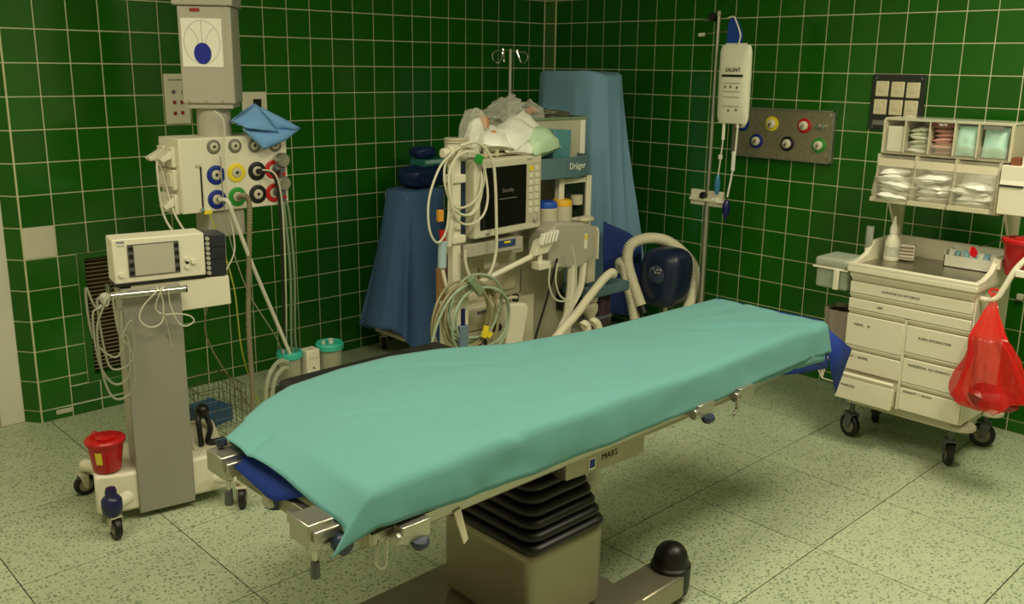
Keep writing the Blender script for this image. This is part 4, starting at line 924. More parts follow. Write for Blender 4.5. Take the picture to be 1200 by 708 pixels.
t = thing('dressing_box', 'open white box of blue and white wrapped strips at the back of the tray', 'box', (-.45, -3.26, .908))
b = MB().bx(-.50, -.385, -3.385, -3.155, .9085, .912)
for a in ((-.50, -.496, -3.385, -3.155, .9085, .965), (-.389, -.385, -3.385, -3.155, .9085, 1.0), (-.50, -.385, -3.385, -3.381, .9085, .985), (-.50, -.385, -3.159, -3.155, .9085, .985)): b.bx(*a)
b.build('carton', 'paper', t)
mat('strip_blue', (150, 200, 216), rough=.35, var=.3, scale=40)
for i in range(9): packet('wrapped_strip', '%s wrapped strip in the open box on the tray, %s from the left' % ('pale blue' if i % 2 else 'white', ('first', 'second', 'third', 'fourth', 'fifth', 'sixth', 'seventh', 'eighth', 'ninth')[i]), (-.485+.012*(i % 3), -3.18-.022*i, .95+.01*random.random()), (.075, .028, .012), 'strip_blue' if i % 2 else 'wrap_white', .15*random.uniform(-1, 1), .2*random.uniform(-1, 1), -1.2, 'strips in the box on the tray', amp=.002)
t = thing('cart_sharps_bucket', 'red round bucket hanging at the right end of the cart', 'bucket', (-.57, -3.512, .93))
bc = (-.575, -3.512, .935)
MB().lathe(bc, [(0, 0), (.055, 0), (.058, .004), (.078, .145), (.080, .152)], 30).build('body', 'red_plastic', t)
MB().lathe(bc, [(.081, .146), (.088, .147), (.089, .160), (.083, .166), (.064, .168), (.060, .160), (.05, .158), (0, .158)], 30).build('lid', 'red_plastic', t)
MB().lathe((bc[0]-.01, bc[1], bc[2]+.16), [(.034, 0), (.034, .008), (.028, .011), (0, .011)], 20).build('lid_ring', 'red_plastic', t)
MB().tube([(-.65, -3.45, 1.10), (-.67, -3.41, 1.075), (-.69, -3.37, 1.06)], .0025).build('strap', 'rubber', t)
MB().lathe((-.70, -3.352, 1.032), [(.0, -.003), (.022, -.003), (.025, 0), (.022, .003), (0, .003)], 20, (-.30, -.85, .35)).build('stopper', 'red_plastic', t)
MB().bx(-.62, -.53, -3.445, -3.42, .955, 1.0).build('bracket', 'cream', t)
# red waste bag on the push rail
redbag = clear_mat('red_film', (222, 34, 30), .55, .18)
def bagw(u, v):
    a = 2*math.pi*u; h = 1-v
    prof = lerp_tab([(0, .010), (.08, .013), (.16, .028), (.4, .082), (.7, .125), (.88, .150), (.96, .142), (1.0, .06)], v)
    yc = lerp_tab([(0, -3.472), (.15, -3.478), (.5, -3.545), (1, -3.585)], v)
    fold = 1+.14*(1-2*abs(math.sin(a*3.5+v*1.2)))*min(1, v*2.4)+.10*math.sin(a*9+v*3+1)+.26*wob(math.cos(a)*1.6, math.sin(a)*1.6, v*3.2)*min(1, v*2)+.16*wob(math.cos(a)*5, math.sin(a)*5, v*11)*max(0, v-.35)
    z = .872-.482*v-.02*wob(math.cos(a)*1.5, math.sin(a)*1.5, 4)*v
    z += .07*max(0, -math.sin(a))*max(0, v-.5)*0 + .10*max(0, math.cos(a)-.2)*v*v
    # cos(a) axis: world -y (right in the picture)
    return V((lerp_tab([(0, -.722), (.12, -.74), (.35, -.875), (1, -.905)], v)-.58*prof*fold*math.sin(a)*.8, yc-prof*fold*math.cos(a), z))
m = MB().grid(bagw, 110, 56, wrap=True)
m.tube([(-.745, -3.47, .86), (-.73, -3.452, .878), (-.70, -3.47, .882), (-.72, -3.492, .872)], .007)
tag(m.build('red_waste_bag', redbag, smooth=40), 'red translucent waste bag tied to the cart rail', 'bag')
packet('bag_contents', 'crumpled red waste inside the hanging red bag', (-.90, -3.58, .455), (.11, .20, .09), mat('waste_red', (150, 26, 24), rough=.4, var=.4, scale=30), .3, .2, 0, None, 'waste', amp=.02)
# clear box and waste bin on the left flank
t = thing('clear_side_box', 'clear lidded plastic box fixed to the left flank of the cart', 'box', (-.68, -2.73, .75))
cb = clear_mat('box_clear', (198, 206, 190), .5, .2)
MB().prism([(-.79, -2.66, .765), (-.60, -2.66, .765), (-.60, -2.825, .765), (-.79, -2.825, .765)], (0, 0, .10)).build('body', cb, t, bev=.012)
MB().bx(-.80, -.585, -2.83, -2.645, .862, .872).build('rim', 'cream', t, bev=.003)
MB().prism([(-.795, -2.65, .872), (-.59, -2.65, .872), (-.59, -2.825, .872), (-.795, -2.825, .872)], (0, 0, .045)).build('lid', cb, t, bev=.016)
MB().bx(-.815, -.80, -2.79, -2.765, .77, .87).build('bracket', 'cream', t, bev=.003)
t = thing('waste_bin', 'small bin lined with a crumpled clear bag on the left flank of the cart', 'bin', (-.60, -2.735, .48))
MB().lathe((-.60, -2.745, .42), [(0, 0), (.068, 0), (.078, .20), (.076, .20), (.066, .005), (0, .005)], 26).build('bin', mat('bin_dark', (70, 58, 54), rough=.5), t)
def lin_(u, v):
    a = 2*math.pi*u; r = .084+.012*math.sin(a*7+1)*v+.008*wob(math.cos(a)*3, math.sin(a)*3, v*4)+.012*v
    return V((-.60+r*math.cos(a), -2.745+r*math.sin(a), .44+.195*v+.016*wob(math.cos(a)*2, math.sin(a)*2, 7)*v))
MB().grid(lin_, 48, 10, wrap=True).build('liner_bag', clear_mat('film_grey', (190, 172, 164), .7, .15), t, smooth=60)
MB().bx(-.63, -.57, -2.845, -2.82, .55, .60).build('bracket', 'steel', t)
t = thing('wire_holder', 'pale wire holder below the waste bin beside the cart', 'holder', (-.62, -2.70, .2))
for a, b in (((-.72, -2.62, .43), (-.70, -2.70, .27)), ((-.66, -2.66, .45), (-.70, -2.70, .27)), ((-.62, -2.70, .45), (-.70, -2.70, .27)), ((-.70, -2.70, .27), (-.66, -2.84, .25)), ((-.70, -2.66, .35), (-.64, -2.76, .40)), ((-.72, -2.62, .43), (-.60, -2.74, .44))):
    MB().cyl(a, b, .004, n=8).build('wire_bar', 'cream', t)
t = thing('pipe_stub', 'small capped pipe end low on the wall right of the cart', 'pipe', (-.004, -3.36, .72))
MB().bx(-.03, -.004, -3.38, -3.35, .70, .73).build('cap', 'beige', t, bev=.004)
# ================================================================ draped equipment by the walls
mat('cover_blue', (84, 120, 176), rough=.85, var=.05, scale=5, bump=.12, bscale=160); mat('cover_pale', (128, 168, 200), rough=.85, var=.05, scale=5, bump=.12, bscale=160); mat('cover_navy', (34, 58, 132), rough=.8, var=.08, scale=6)
def drape(cx, cy, hx, hy, ztop, hem, flare, folds, seed, nu=96, nv=44, top_fn=None, shape=.5, lean=(0, 0)):
    """a cloth thrown over a box: flat top, sides falling with folds that open towards the hem"""
    def fn(u, v):
        a = 2*math.pi*u; c, s_ = math.cos(a), math.sin(a)
        ex = math.copysign(abs(c)**shape, c)*hx; ey = math.copysign(abs(s_)**shape, s_)*hy
        zt = ztop+(top_fn(a) if top_fn else 0)
        if v < .22:
            k = v/.22; return V((cx+ex*k, cy+ey*k, ztop+(zt-ztop)*k**2+.012*wob(ex*k*6, ey*k*6, seed)))
        t = (v-.22)/.78; d = V((ex, ey, 0)).normalized()
        f = sum(am*(1-2*abs(math.sin(n_*a*.5+ph+.35*wob(c*2, s_*2, t*1.5+n_)))**.7) for n_, am, ph in folds)
        fl = flare(a) if callable(flare) else flare
        o = fl*t**1.1+f*min(1, t*2.2)*(.45+.55*t)+.010*wob(c*2.4, s_*2.4, t*2+seed)*t
        z = zt-.02*min(1, t*12)-(zt-.02-hem(a))*t
        return V((cx+ex+d.x*o+lean[0]*t, cy+ey+d.y*o+lean[1]*t, z))
    return MB().grid(fn, nu, nv, wrap=True)
adeg = lambda d: math.radians(d)
def bump_at(a, c, w_):   # smooth bump around the direction c (radians)
    d = (a-c+math.pi) % (2*math.pi)-math.pi; return math.exp(-(d/w_)**2)
# left: a small trolley under a blue cover
t = thing('covered_trolley', 'wheeled trolley under a mid blue cover against the back wall', 'trolley', (-1.45, -.3, 0))
m = drape(-1.455, -.29, .165, .13, 1.062, lambda a: .10+.13*bump_at(a, adeg(185), .9)-.06*bump_at(a, adeg(255), .5), lambda a: .06+.15*bump_at(a, adeg(168), .6)+.05*bump_at(a, adeg(210), .5)+.10*bump_at(a, adeg(262), .5)-.04*bump_at(a, adeg(90), .8), ((5, .016, .4), (9, .016, 1.0), (3, .018, 2.2), (14, .007, .3)), 3.1)
for v in m.v: v.y = min(v.y, -.035)
m.build('cover', 'cover_blue', t, solid=.002, smooth=65)
MB().bx(-1.60, -1.31, -.40, -.17, .16, 1.03).build('body', 'cream_dark', t)
for x, y in ((-1.60, -.13), (-1.58, -.42), (-1.32, -.42), (-1.32, -.13)): caster((x, y), .045, .026, t, .8, stem=.08)
MB().bx(-1.66, -1.30, -.45, -.11, .13, .16).build('base', 'cream', t, bev=.008)
mat('bag_navy', (26, 44, 92), rough=.4, var=.2, scale=12)
def blob(name, label, c, d, m, seed, amp=.03, rz=0, cat='bag'):
    b = MB().ball((0, 0, 0), 1, 24, 14)
    M = Matrix.Translation(V(c)) @ Matrix.Rotation(rz, 4, 'Z')
    for v in b.v:
        n_ = v.copy(); e = V([math.copysign(abs(q)**.7, q) for q in n_]); k = 1+amp*10*wob(n_.x*1.7, n_.y*1.7, n_.z*1.7+seed)
        v.xyz = M @ V((e.x*d[0]*k, e.y*d[1]*k, e.z*d[2]*(1+amp*6*wob(n_.x*2, n_.y*2, seed))))
    return tag(b.build(name, m, smooth=70), label, cat)
blob('navy_bag', 'navy blue bag lying on the blue covered trolley', (-1.40, -.29, 1.135), (.155, .11, .07), 'bag_navy', 2, .02)
blob('rolled_navy_bundle', 'small navy bundle on top of the turquoise pack', (-1.375, -.27, 1.278), (.085, .07, .038), 'bag_navy', 5, .015, cat='bundle')
t = thing('turquoise_pack', 'flat turquoise pack with pale print lying on the navy bag', 'pack', (-1.34, -.32, 1.2))
MB().box((-1.355, -.30, 1.218), (.20, .14, .045), rz=.1).build('pack', mat('pack_turq', (50, 120, 120), rough=.4), t, bev=.008); MB().box((-1.355, -.371, 1.226), (.17, .002, .022), rz=.1).build('print_band', mat('pack_print', (170, 205, 200), rough=.5, var=.4, scale=60), t)
# right: tall machine under a pale blue cover in the corner
t = thing('covered_machine', 'tall machine under a pale blue cover in the room corner', 'machine', (-.46, -.76, 0))
m = drape(-.47, -.755, .165, .275, 1.785, lambda a: .30+.10*bump_at(a, adeg(270), .5), lambda a: .05+.27*bump_at(a, adeg(312), .55)+.14*bump_at(a, adeg(140), .5)+.07*bump_at(a, adeg(250), .30)-.03*bump_at(a, adeg(20), .6), ((6, .030, .9), (10, .022, 2.0), (4, .026, .3), (16, .008, 1.2)), 7.7, nu=120, top_fn=lambda a: -.02*bump_at(a, adeg(270), .6)-.05*bump_at(a, adeg(60), .8), shape=.6)
for v in m.v: v.x = min(v.x, -.03); v.y = min(v.y, -.03)
m.build('cover', 'cover_pale', t, solid=.002, smooth=65)
MB().bx(-.60, -.34, -.98, -.52, .12, 1.75).build('body', 'cream_dark', t)
MB().bx(-.66, -.28, -1.05, -.45, .06, .12).build('base', 'cream', t, bev=.01)
for x, y in ((-.62, -1.0), (-.62, -.5), (-.32, -1.0), (-.32, -.5)): caster((x, y), .03, .022, t, .5, stem=.03)
m = MB().grid(lambda u, v: V((-.64+.18*u+.01*wob(u*4, v*4, 2), -1.17-.17*u+.03*v+.015*math.sin(u*9), .28+.60*v-.12*u*v)), 16, 16)
m.build('under_cover', 'cover_navy', t, solid=.003, label='dark blue cloth hanging below the pale cover')

# ================================================================ forced-air warmer with white hoses
t = thing('warming_blower', 'dark blue warming blower with white hoses behind the table', 'blower', (-.55, -1.58, .1))
mat('blower_navy', (26, 36, 66), rough=.35, var=.12)
b = MB().ball((0, 0, 0), 1, 28, 16)
for v in b.v:
    n_ = v.copy(); e = V([math.copysign(abs(q)**.62, q) for q in n_]); v.xyz = V((-.56, -1.575, .585))+V((e.x*.12, e.y*.15-.02*e.z, e.z*.185))
b.build('housing', 'blower_navy', t, smooth=70)
MB().lathe((-.672, -1.60, .62), [(.06, 0), (.055, .012), (.045, .018), (0, .018)], 20, (-1, -.25, .1)).build('face', mat('blower_face', (44, 56, 84), rough=.4), t)
for i in range(4): MB().cyl((-.69, -1.64+.012*i, .655-.02*(i % 2)), (-.70, -1.64+.012*i, .655-.02*(i % 2)), .0055, n=8).build('key', 'grey_lacquer', t)
MB().tube([(-.694, -1.58, .60), (-.694, -1.565, .64), (-.694, -1.58, .66), (-.694, -1.605, .63)], .004).build('badge', 'ink_grey', t)
MB().cyl((-.52, -1.56, .05), (-.52, -1.56, .46), .025).build('post', 'steel', t)
MB().lathe((-.52, -1.56, 0), [(0, .001), (.085, .001), (.09, .01), (.085, .03), (.03, .06), (0, .06)], 28).build('stand_base', 'steel', t)
def corr(name, label, pts, r, m, pitch=.011, n=12, cap=None):
    p = smooth_path(pts, 24); L_ = sum((p[i+1]-p[i]).length for i in range(len(p)-1)); k = 2*math.pi*L_/pitch
    # resample evenly so that every ring gets a few sections
    N_ = min(400, int(L_/pitch*4)); acc = [0]
    for i in range(len(p)-1): acc.append(acc[-1]+(p[i+1]-p[i]).length)
    q = []; j = 0
    for i in range(N_+1):
        s_ = L_*i/N_
        while j < len(acc)-2 and acc[j+1] < s_: j += 1
        f = (s_-acc[j])/max(1e-9, acc[j+1]-acc[j]); q.append(p[j].lerp(p[j+1], min(1, f)))
    t_ = thing(name, label, 'hose', q[-1]); 
    MB().tube(q, lambda u: r*(1+.055*math.sin(u*k)), n=n, k=1).build('hose', m, t_)
    if cap: MB().cyl(q[-1], q[-1]+(q[-1]-q[-6]).normalized()*.05, r*.92).build('nozzle', cap, t_)
    return t_
mat('hose_cream', (228, 220, 196), rough=.55, var=.05, scale=30)
corr('blower_hose', 'white ribbed hose arching over the dark blue blower', [(-.52, -1.70, .36), (-.44, -1.69, .46), (-.40, -1.66, .64), (-.48, -1.55, .775), (-.60, -1.475, .812), (-.69, -1.41, .775), (-.71, -1.40, .68), (-.71, -1.45, .55), (-.71, -1.52, .42)], .033, 'hose_cream', cap='rubber')
corr('blower_hose', 'white ribbed hose with blunt upper end left of the blower', [(-.69, -1.34, .60), (-.71, -1.345, .655), (-.72, -1.385, .645), (-.72, -1.41, .56), (-.72, -1.455, .44), (-.72, -1.49, .32)], .032, 'hose_cream')

# ================================================================ infusion pole behind the anaesthesia machine
t = thing('drip_pole', 'steel drip pole with two looped hooks behind the anaesthesia machine', 'drip pole', (-1.23, -.9, 0))
MB().cyl((-1.23, -.90, .12), (-1.23, -.90, 1.905), .0105, n=14).build('pole', 'steel', t)
for s_ in (-1, 1):
    x = lambda q: -1.23+s_*q
    MB().tube([(x(0), -.90, 1.895), (x(.06), -.90, 1.893), (x(.115), -.90, 1.89), (x(.14), -.90, 1.87), (x(.125), -.90, 1.835), (x(.09), -.90, 1.83), (x(.065), -.90, 1.86), (x(.055), -.90, 1.905)], .0055).build('hook', 'chrome', t)
    MB().tube([(x(.05), -.90, 1.89), (x(.06), -.91, 1.86), (x(.065), -.92, 1.83)], .005).build('hook_tip', 'chrome', t)
for k in range(5):
    a = 2*math.pi*k/5; MB().tube([(-1.23, -.90, .13), (-1.23+.10*math.cos(a), -.88+.10*math.sin(a), .06)], .012, k=1).build('leg', 'steel', t); MB().cyl((-1.24+.10*math.cos(a), -.88+.10*math.sin(a), .028), (-1.22+.10*math.cos(a), -.88+.10*math.sin(a), .028), .028).build('caster', 'rubber', t)

# ================================================================ anaesthesia machine
t = thing('anaesthesia_machine', 'cream anaesthesia machine with monitor, pole and shelves behind the table', 'anaesthesia machine', (-1.65, -1.2, 0))
mat('tray_teal', (88, 116, 126), rough=.45); mat('mon_frame', (214, 208, 186), rough=.4); mat('mon_side', (52, 76, 112), rough=.45); mat('screen_dark', (24, 23, 21), rough=.12, var=.1)
MB().bx(-2.08, -1.12, -1.46, -1.05, .09, .20).build('base', 'tray_teal', t, bev=.02)
for x, y in ((-2.05, -1.40), (-1.2, -1.40), (-2.05, -1.04), (-1.2, -1.04)): caster((x, y), .042, .026, t, .6, stem=.03)
MB().bx(-2.0, -1.50, -1.40, -1.22, .20, .60).build('lower_cabinet', 'beige', t, bev=.006)
MB().bx(-1.93, -1.55, -1.34, -1.20, .60, .90).build('upper_cabinet', 'cream_dark', t, bev=.006)
for z0, z1 in ((.22, .34), (.35, .47), (.48, .595)):
    d = part_origin(MB().bx(-1.99, -1.70, -1.412, -1.40, z0, z1).build('drawer', 'beige', t, bev=.003)); MB().bx(-1.93, -1.80, -1.42, -1.41, z1-.03, z1-.018).build('handle', 'grey_plastic', d)
MB().bx(-1.86, -1.60, -1.352, -1.34, .64, .86).build('door_panel', 'beige', t, bev=.003); MB().bx(-1.925, -1.87, -1.35, -1.34, .62, .88).build('side_door', 'cream', t, bev=.003)
MB().cyl((-1.66, -1.405, .42), (-1.66, -1.41, .42), .03).build('knee_port', 'ink', t)
MB().bx(-1.50, -1.15, -1.30, -1.08, .20, .72).build('right_cabinet', 'cream_dark', t, bev=.006)
# left accessory pole
MB().bx(-2.185, -2.135, -1.525, -1.48, .32, 1.40).build('pole', 'cream', t, bev=.006)
MB().cyl((-2.20, -1.505, 1.412), (-2.10, -1.505, 1.412), .036, n=20).build('pole_knuckle', 'cream', t, bev=.006); MB().cyl((-2.235, -1.505, 1.412), (-2.20, -1.505, 1.412), .024, n=16).build('pole_knob', 'cream', t, bev=.006)
for z in (1.29, 1.00): MB().bx(-2.205, -2.115, -1.54, -1.47, z-.02, z+.02).build('pole_clamp', 'cream', t, bev=.006)
MB().bx(-2.14, -2.02, -1.50, -1.40, .92, .95).build('pole_bracket', 'cream_dark', t)
MB().bx(-2.24, -2.09, -1.53, -1.485, .34, .70).build('rail_panel', 'cream', t, bev=.005)
MB().bx(-2.235, -2.18, -1.47, -1.455, .58, .86).build('brown_board', mat('board_brown', (150, 112, 70), rough=.7), t)
# monitor on its arm
MA = .09; MC = V((-1.83, -1.50, 1.182))
MM = Matrix.Translation(MC) @ Matrix.Rotation(MA, 4, 'Z')
def mbx(*a): return MB().bx(*a, M=MM)
mon = part_origin(mbx(-.25, .25, -.035, .035, -.19, .19).build('monitor', 'mon_frame', t, bev=.010, seg=3))
mbx(-.248, -.22, .02, .075, -.18, .18).build('monitor_side', 'mon_side', mon, bev=.005); mbx(-.22, .22, .03, .10, -.17, .17).build('monitor_back', 'cream_dark', mon, bev=.01)
sc_ = part_origin(mbx(-.213, .125, -.0385, -.034, -.150, .150).build('screen', 'screen_dark', mon))
mbx(.135, .238, -.0375, -.034, -.150, .155).build('key_field', 'cream_dark', mon)
for c_ in range(2):
    for r_ in range(7): mbx(.146+.048*c_, .176+.048*c_, -.0415, -.037, .125-.036*r_-.013, .125-.036*r_+.013).build('key', 'ring_yellow' if (c_ == 0 and r_ == 0) else 'cream', mon, bev=.002)
m = MB().lathe((0, 0, 0), [(.018, 0), (.017, .012), (.012, .016), (0, .016)], 18, (0, -1, 0))
for v in m.v: v.xyz = MM @ (v+V((.195, -.037, -.135)))
m.build('rotary_knob', 'grey_lacquer', mon)
mx_ = MM.to_3x3() @ V((1, 0, 0))
text('screen_text', 'Standby', 'ink_grey', sc_, MM @ V((-.015, -.0395, .022)), .028, mx_, (0, 0, 1), align='CENTER'); mbx(-.08, .05, -.0395, -.0384, -.012, -.008).build('screen_line', 'ink_grey', sc_)
text('lettering', 'PM', 'mon_side', mon, MM @ V((-.175, -.0358, -.183)), .022, mx_, (0, 0, 1)); text('lettering', 'DATEX', 'ink_grey', mon, MM @ V((.13, -.0358, .168)), .012, mx_, (0, 0, 1))
MB().tube([(-1.93, -1.47, 1.375), (-1.93, -1.47, 1.41), (-1.90, -1.47, 1.43), (-1.86, -1.47, 1.41), (-1.86, -1.47, 1.375)], .012, n=10).build('monitor_handle', 'beige', mon)
MB().bx(-1.90, -1.80, -1.43, -1.34, .80, 1.10).build('monitor_arm', 'cream_dark', t)
mo = part_origin(MB().bx(-2.12, -1.72, -1.53, -1.36, .90, .965).build('module_rack', 'grey_lacquer', t, bev=.006)); MB().bx(-1.90, -1.78, -1.535, -1.529, .925, .96).build('module', mat('module_blue', (40, 70, 120), rough=.4), mo); MB().bx(-1.86, -1.82, -1.54, -1.534, .945, .955).build('module_light', 'ring_yellow', mo)
MB().bx(-1.98, -1.64, -1.45, -1.34, .86, .905).build('rack_shelf', 'cream_dark', t, bev=.004)
# right tower: frame posts, glass, shelf tray with the maker's name
for x in (-1.155, -1.375): MB().bx(x-.02, x+.02, -1.47, -1.43, .72, 1.23).build('tower_post', 'cream', t, bev=.005)
MB().bx(-1.60, -1.13, -1.30, -1.02, .72, 1.23).build('tower_body', 'beige', t, bev=.006)
MB().bx(-1.355, -1.175, -1.455, -1.445, 1.0, 1.20).build('window', mat('window_dark', (30, 40, 34), rough=.1), t)
MB().bx(-1.36, -1.17, -1.46, -1.44, .98, 1.005).build('window_rail', 'cream', t); MB().bx(-1.36, -1.17, -1.46, -1.44, 1.195, 1.22).build('window_rail', 'cream', t)
MB().cyl((-1.26, -1.47, 1.08), (-1.26, -1.47, 1.13), .035, n=18).build('window_jar', 'cream_dark', t)
tr = MB()
tr.prism([(-1.66, -1.02, 1.235), (-1.66, -1.44, 1.235), (-1.62, -1.50, 1.235), (-1.40, -1.525, 1.235), (-1.20, -1.50, 1.235), (-1.14, -1.44, 1.235), (-1.14, -1.02, 1.235)], (0, 0, .03))
tr.build('shelf_floor', 'tray_teal', t, bev=.008)
rim = [(-1.66, -1.02), (-1.66, -1.44), (-1.62, -1.50), (-1.51, -1.518), (-1.40, -1.525), (-1.30, -1.518), (-1.20, -1.50), (-1.14, -1.44), (-1.14, -1.02)]
rm = MB()
for (a, b) in zip(rim, rim[1:]):
    a = V((*a, 1.24)); b = V((*b, 1.24)); d = (b-a).normalized(); n_ = V((-d.y, d.x, 0))*.016
    rm.prism([a, b, b+n_, a+n_], (0, 0, .105))
sr = part_origin(rm.build('shelf_rim', 'tray_teal', t, smooth=50))
text('lettering', 'Dr\u00e4ger', 'paper', sr, (-1.385, -1.5285, 1.282), .05, (1, .105, 0), (0, 0, 1))
# vaporisers
for x, m in ((-1.49, 'mark_blue_cap'), (-1.375, 'mark_yellow_cap')):
    mat('mark_blue_cap', (30, 84, 190), rough=.35); mat('mark_yellow_cap', (235, 180, 40), rough=.35)
    v_ = part_origin(MB().cyl((x, -1.47, 1.0), (x, -1.47, 1.085), .056, n=22).build('vaporiser', 'cream_dark', t, bev=.006)); MB().lathe((x, -1.47, 1.085), [(.056, 0), (.057, .01), (.05, .03), (.042, .033), (0, .033)], 22).build('dial_cap', m, v_)
vb = part_origin(MB().prism([(-1.60, -1.60, .79), (-1.60, -1.60, .985), (-1.54, -1.60, 1.02), (-1.30, -1.60, 1.00), (-1.24, -1.60, .96), (-1.24, -1.60, .80), (-1.36, -1.60, .76)], (0, .16, 0)).build('breathing_block', 'grey_lacquer', t, bev=.012, seg=3))
MB().bx(-1.33, -1.31, -1.603, -1.599, .86, .94).build('warning_label', 'paper', vb); MB().bx(-1.33, -1.31, -1.605, -1.602, .91, .935).build('warning_mark', 'ring_yellow', vb); MB().ball((-1.30, -1.58, 1.015), (.055, .04, .02)).build('block_dome', 'cream_dark', vb)
MB().bx(-1.24, -1.17, -1.55, -1.42, .64, .96).build('block_side', 'cream_dark', t, bev=.01)
MB().tube([(-1.15, -1.48, .93), (-1.12, -1.50, .93), (-1.11, -1.50, .88), (-1.11, -1.50, .76)], .012).build('side_grip', 'cream', t)
MB().tube([(-1.40, -1.58, .78), (-1.40, -1.58, .66), (-1.41, -1.57, .50), (-1.42, -1.56, .36)], .028).tube([(-1.31, -1.58, .78), (-1.33, -1.58, .64), (-1.42, -1.58, .52), (-1.50, -1.58, .40)], .02).build('connector_pipe', 'cream', t)
MB().bx(-1.24, -.90, -1.58, -1.36, .555, .615).build('small_shelf', 'tray_teal', t, bev=.012); MB().bx(-1.22, -1.0, -1.40, -1.30, .44, .555).build('shelf_bracket', 'black_plastic', t)
MB().bx(-1.22, -.98, -1.52, -1.44, .40, .42).build('lower_rail', 'grey_plastic', t)
# boom with manifold
MB().cyl((-2.12, -1.57, .765), (-1.71, -1.60, .875), .014, n=14).build('boom', 'cream', t); MB().cyl((-2.155, -1.56, .755), (-2.10, -1.57, .77), .02, n=14).build('boom_joint', 'cream', t)
mf = part_origin(MB().prism([(-1.735, -1.63, .875), (-1.70, -1.63, .95), (-1.60, -1.63, .965), (-1.585, -1.63, .94), (-1.64, -1.63, .88)], (0, .05, 0)).build('hose_manifold', 'cream', t, bev=.006))
for i in range(5): MB().box((-1.70+.024*i, -1.645, .962+.002*i), (.012, .03, .06), ry=.35).build('manifold_rib', 'paper', mf, bev=.003)
MB().bx(-1.71, -1.63, -1.64, -1.58, .80, .84).cyl((-1.68, -1.61, .80), (-1.68, -1.61, .88), .014).build('manifold_clip', 'cream', mf, bev=.004)
# white box with two black knobs
kb = part_origin(MB().prism([(-1.90, -1.60, .42), (-1.90, -1.60, .62), (-1.87, -1.60, .645), (-1.76, -1.60, .63), (-1.74, -1.60, .60), (-1.78, -1.60, .42)], (0, .12, 0)).build('suction_regulator', 'cream', t, bev=.008))
for x in (-1.85, -1.79): MB().cyl((x, -1.55, .635), (x, -1.55, .672), .017, n=14).build('regulator_knob', 'black_plastic', kb, bev=.003)
MB().cyl((-1.94, -1.55, .52), (-1.90, -1.55, .52), .02).build('inlet', 'black_plastic', kb); MB().tube([(-1.90, -1.57, .652), (-1.85, -1.57, .668), (-1.80, -1.57, .662)], .008).build('bail', 'cream_dark', kb)
# beige filter, green bits, purple sack under the small shelf
k = thing('breathing_filter', 'beige round breathing filter below the small grey shelf', 'filter', (-1.14, -1.5, .42))
MB().lathe((-1.15, -1.50, .421), [(0, 0), (.03, 0), (.034, .02), (.046, .045), (.046, .075), (.03, .095), (.042, .10), (.042, .125), (0, .126)], 22).build('body', 'beige', k); MB().lathe((-1.15, -1.50, .525), [(.043, 0), (.044, .004), (.043, .02)], 22, cap=False).build('ring', 'cream', k)
blob('purple_sack', 'dark purple sack hanging at the small grey shelf', (-1.03, -1.47, .45), (.06, .05, .12), mat('sack_purple', (66, 44, 62), rough=.5, var=.3, scale=20), 8, .03, cat='sack')
c = MB().prism([(-.93+.05*math.cos(q*.5236), -1.42, .47+.115*math.sin(q*.5236)) for q in range(12)], (0, .02, 0))
tag(c.build('green_disc', mat('green_bright', (70, 170, 90), rough=.4), bev=.004), 'bright green flat disc behind the small grey shelf', 'disc')
tag(MB().tube([(-1.66, -1.66, .395), (-1.58, -1.66, .40), (-1.50, -1.66, .395)], .03, n=10).build('green_hose_end', 'green_bright'), 'green hose end showing just above the table sheet', 'hose')
# breathing hoses
corr('breathing_hose', 'white ribbed breathing hose sweeping down from the small grey shelf', [(-1.03, -1.56, .665), (-1.08, -1.59, .69), (-1.17, -1.61, .67), (-1.30, -1.62, .59), (-1.42, -1.64, .52), (-1.55, -1.66, .46), (-1.68, -1.68, .38), (-1.74, -1.70, .30)], .023, 'hose_cream')
for k_, l in ((0, 'left of the two short white hoses under the breathing block'), (1, 'right of the two short white hoses under the breathing block')):
    corr('short_hose', l, [(-1.43+.07*k_, -1.70, .47), (-1.42+.075*k_, -1.70, .475), (-1.40+.085*k_, -1.70, .45), (-1.39+.10*k_, -1.70, .37), (-1.39+.11*k_, -1.70, .30)], .024, 'hose_cream')
lead('black_cable', 'black cable hanging down across the machine front', [(-1.56, -1.62, .84), (-1.60, -1.63, .75), (-1.66, -1.64, .62), (-1.73, -1.65, .48), (-1.77, -1.66, .38)], .007, 'rubber')
c = MB()
for dx in (0, .05): c.tube([(-1.66+dx, -1.67, .83), (-1.67+dx, -1.67, .74), (-1.63+dx, -1.67, .65), (-1.55+dx, -1.67, .62), (-1.48+dx*.3, -1.67, .66), (-1.47, -1.67, .78), (-1.50, -1.67, .90)], .005, n=6)
tag(c.build('sample_line', clear_mat('line_clear', (222, 222, 200), .65, .2)), 'thin clear sampling line looping below the hose manifold', 'tubing')

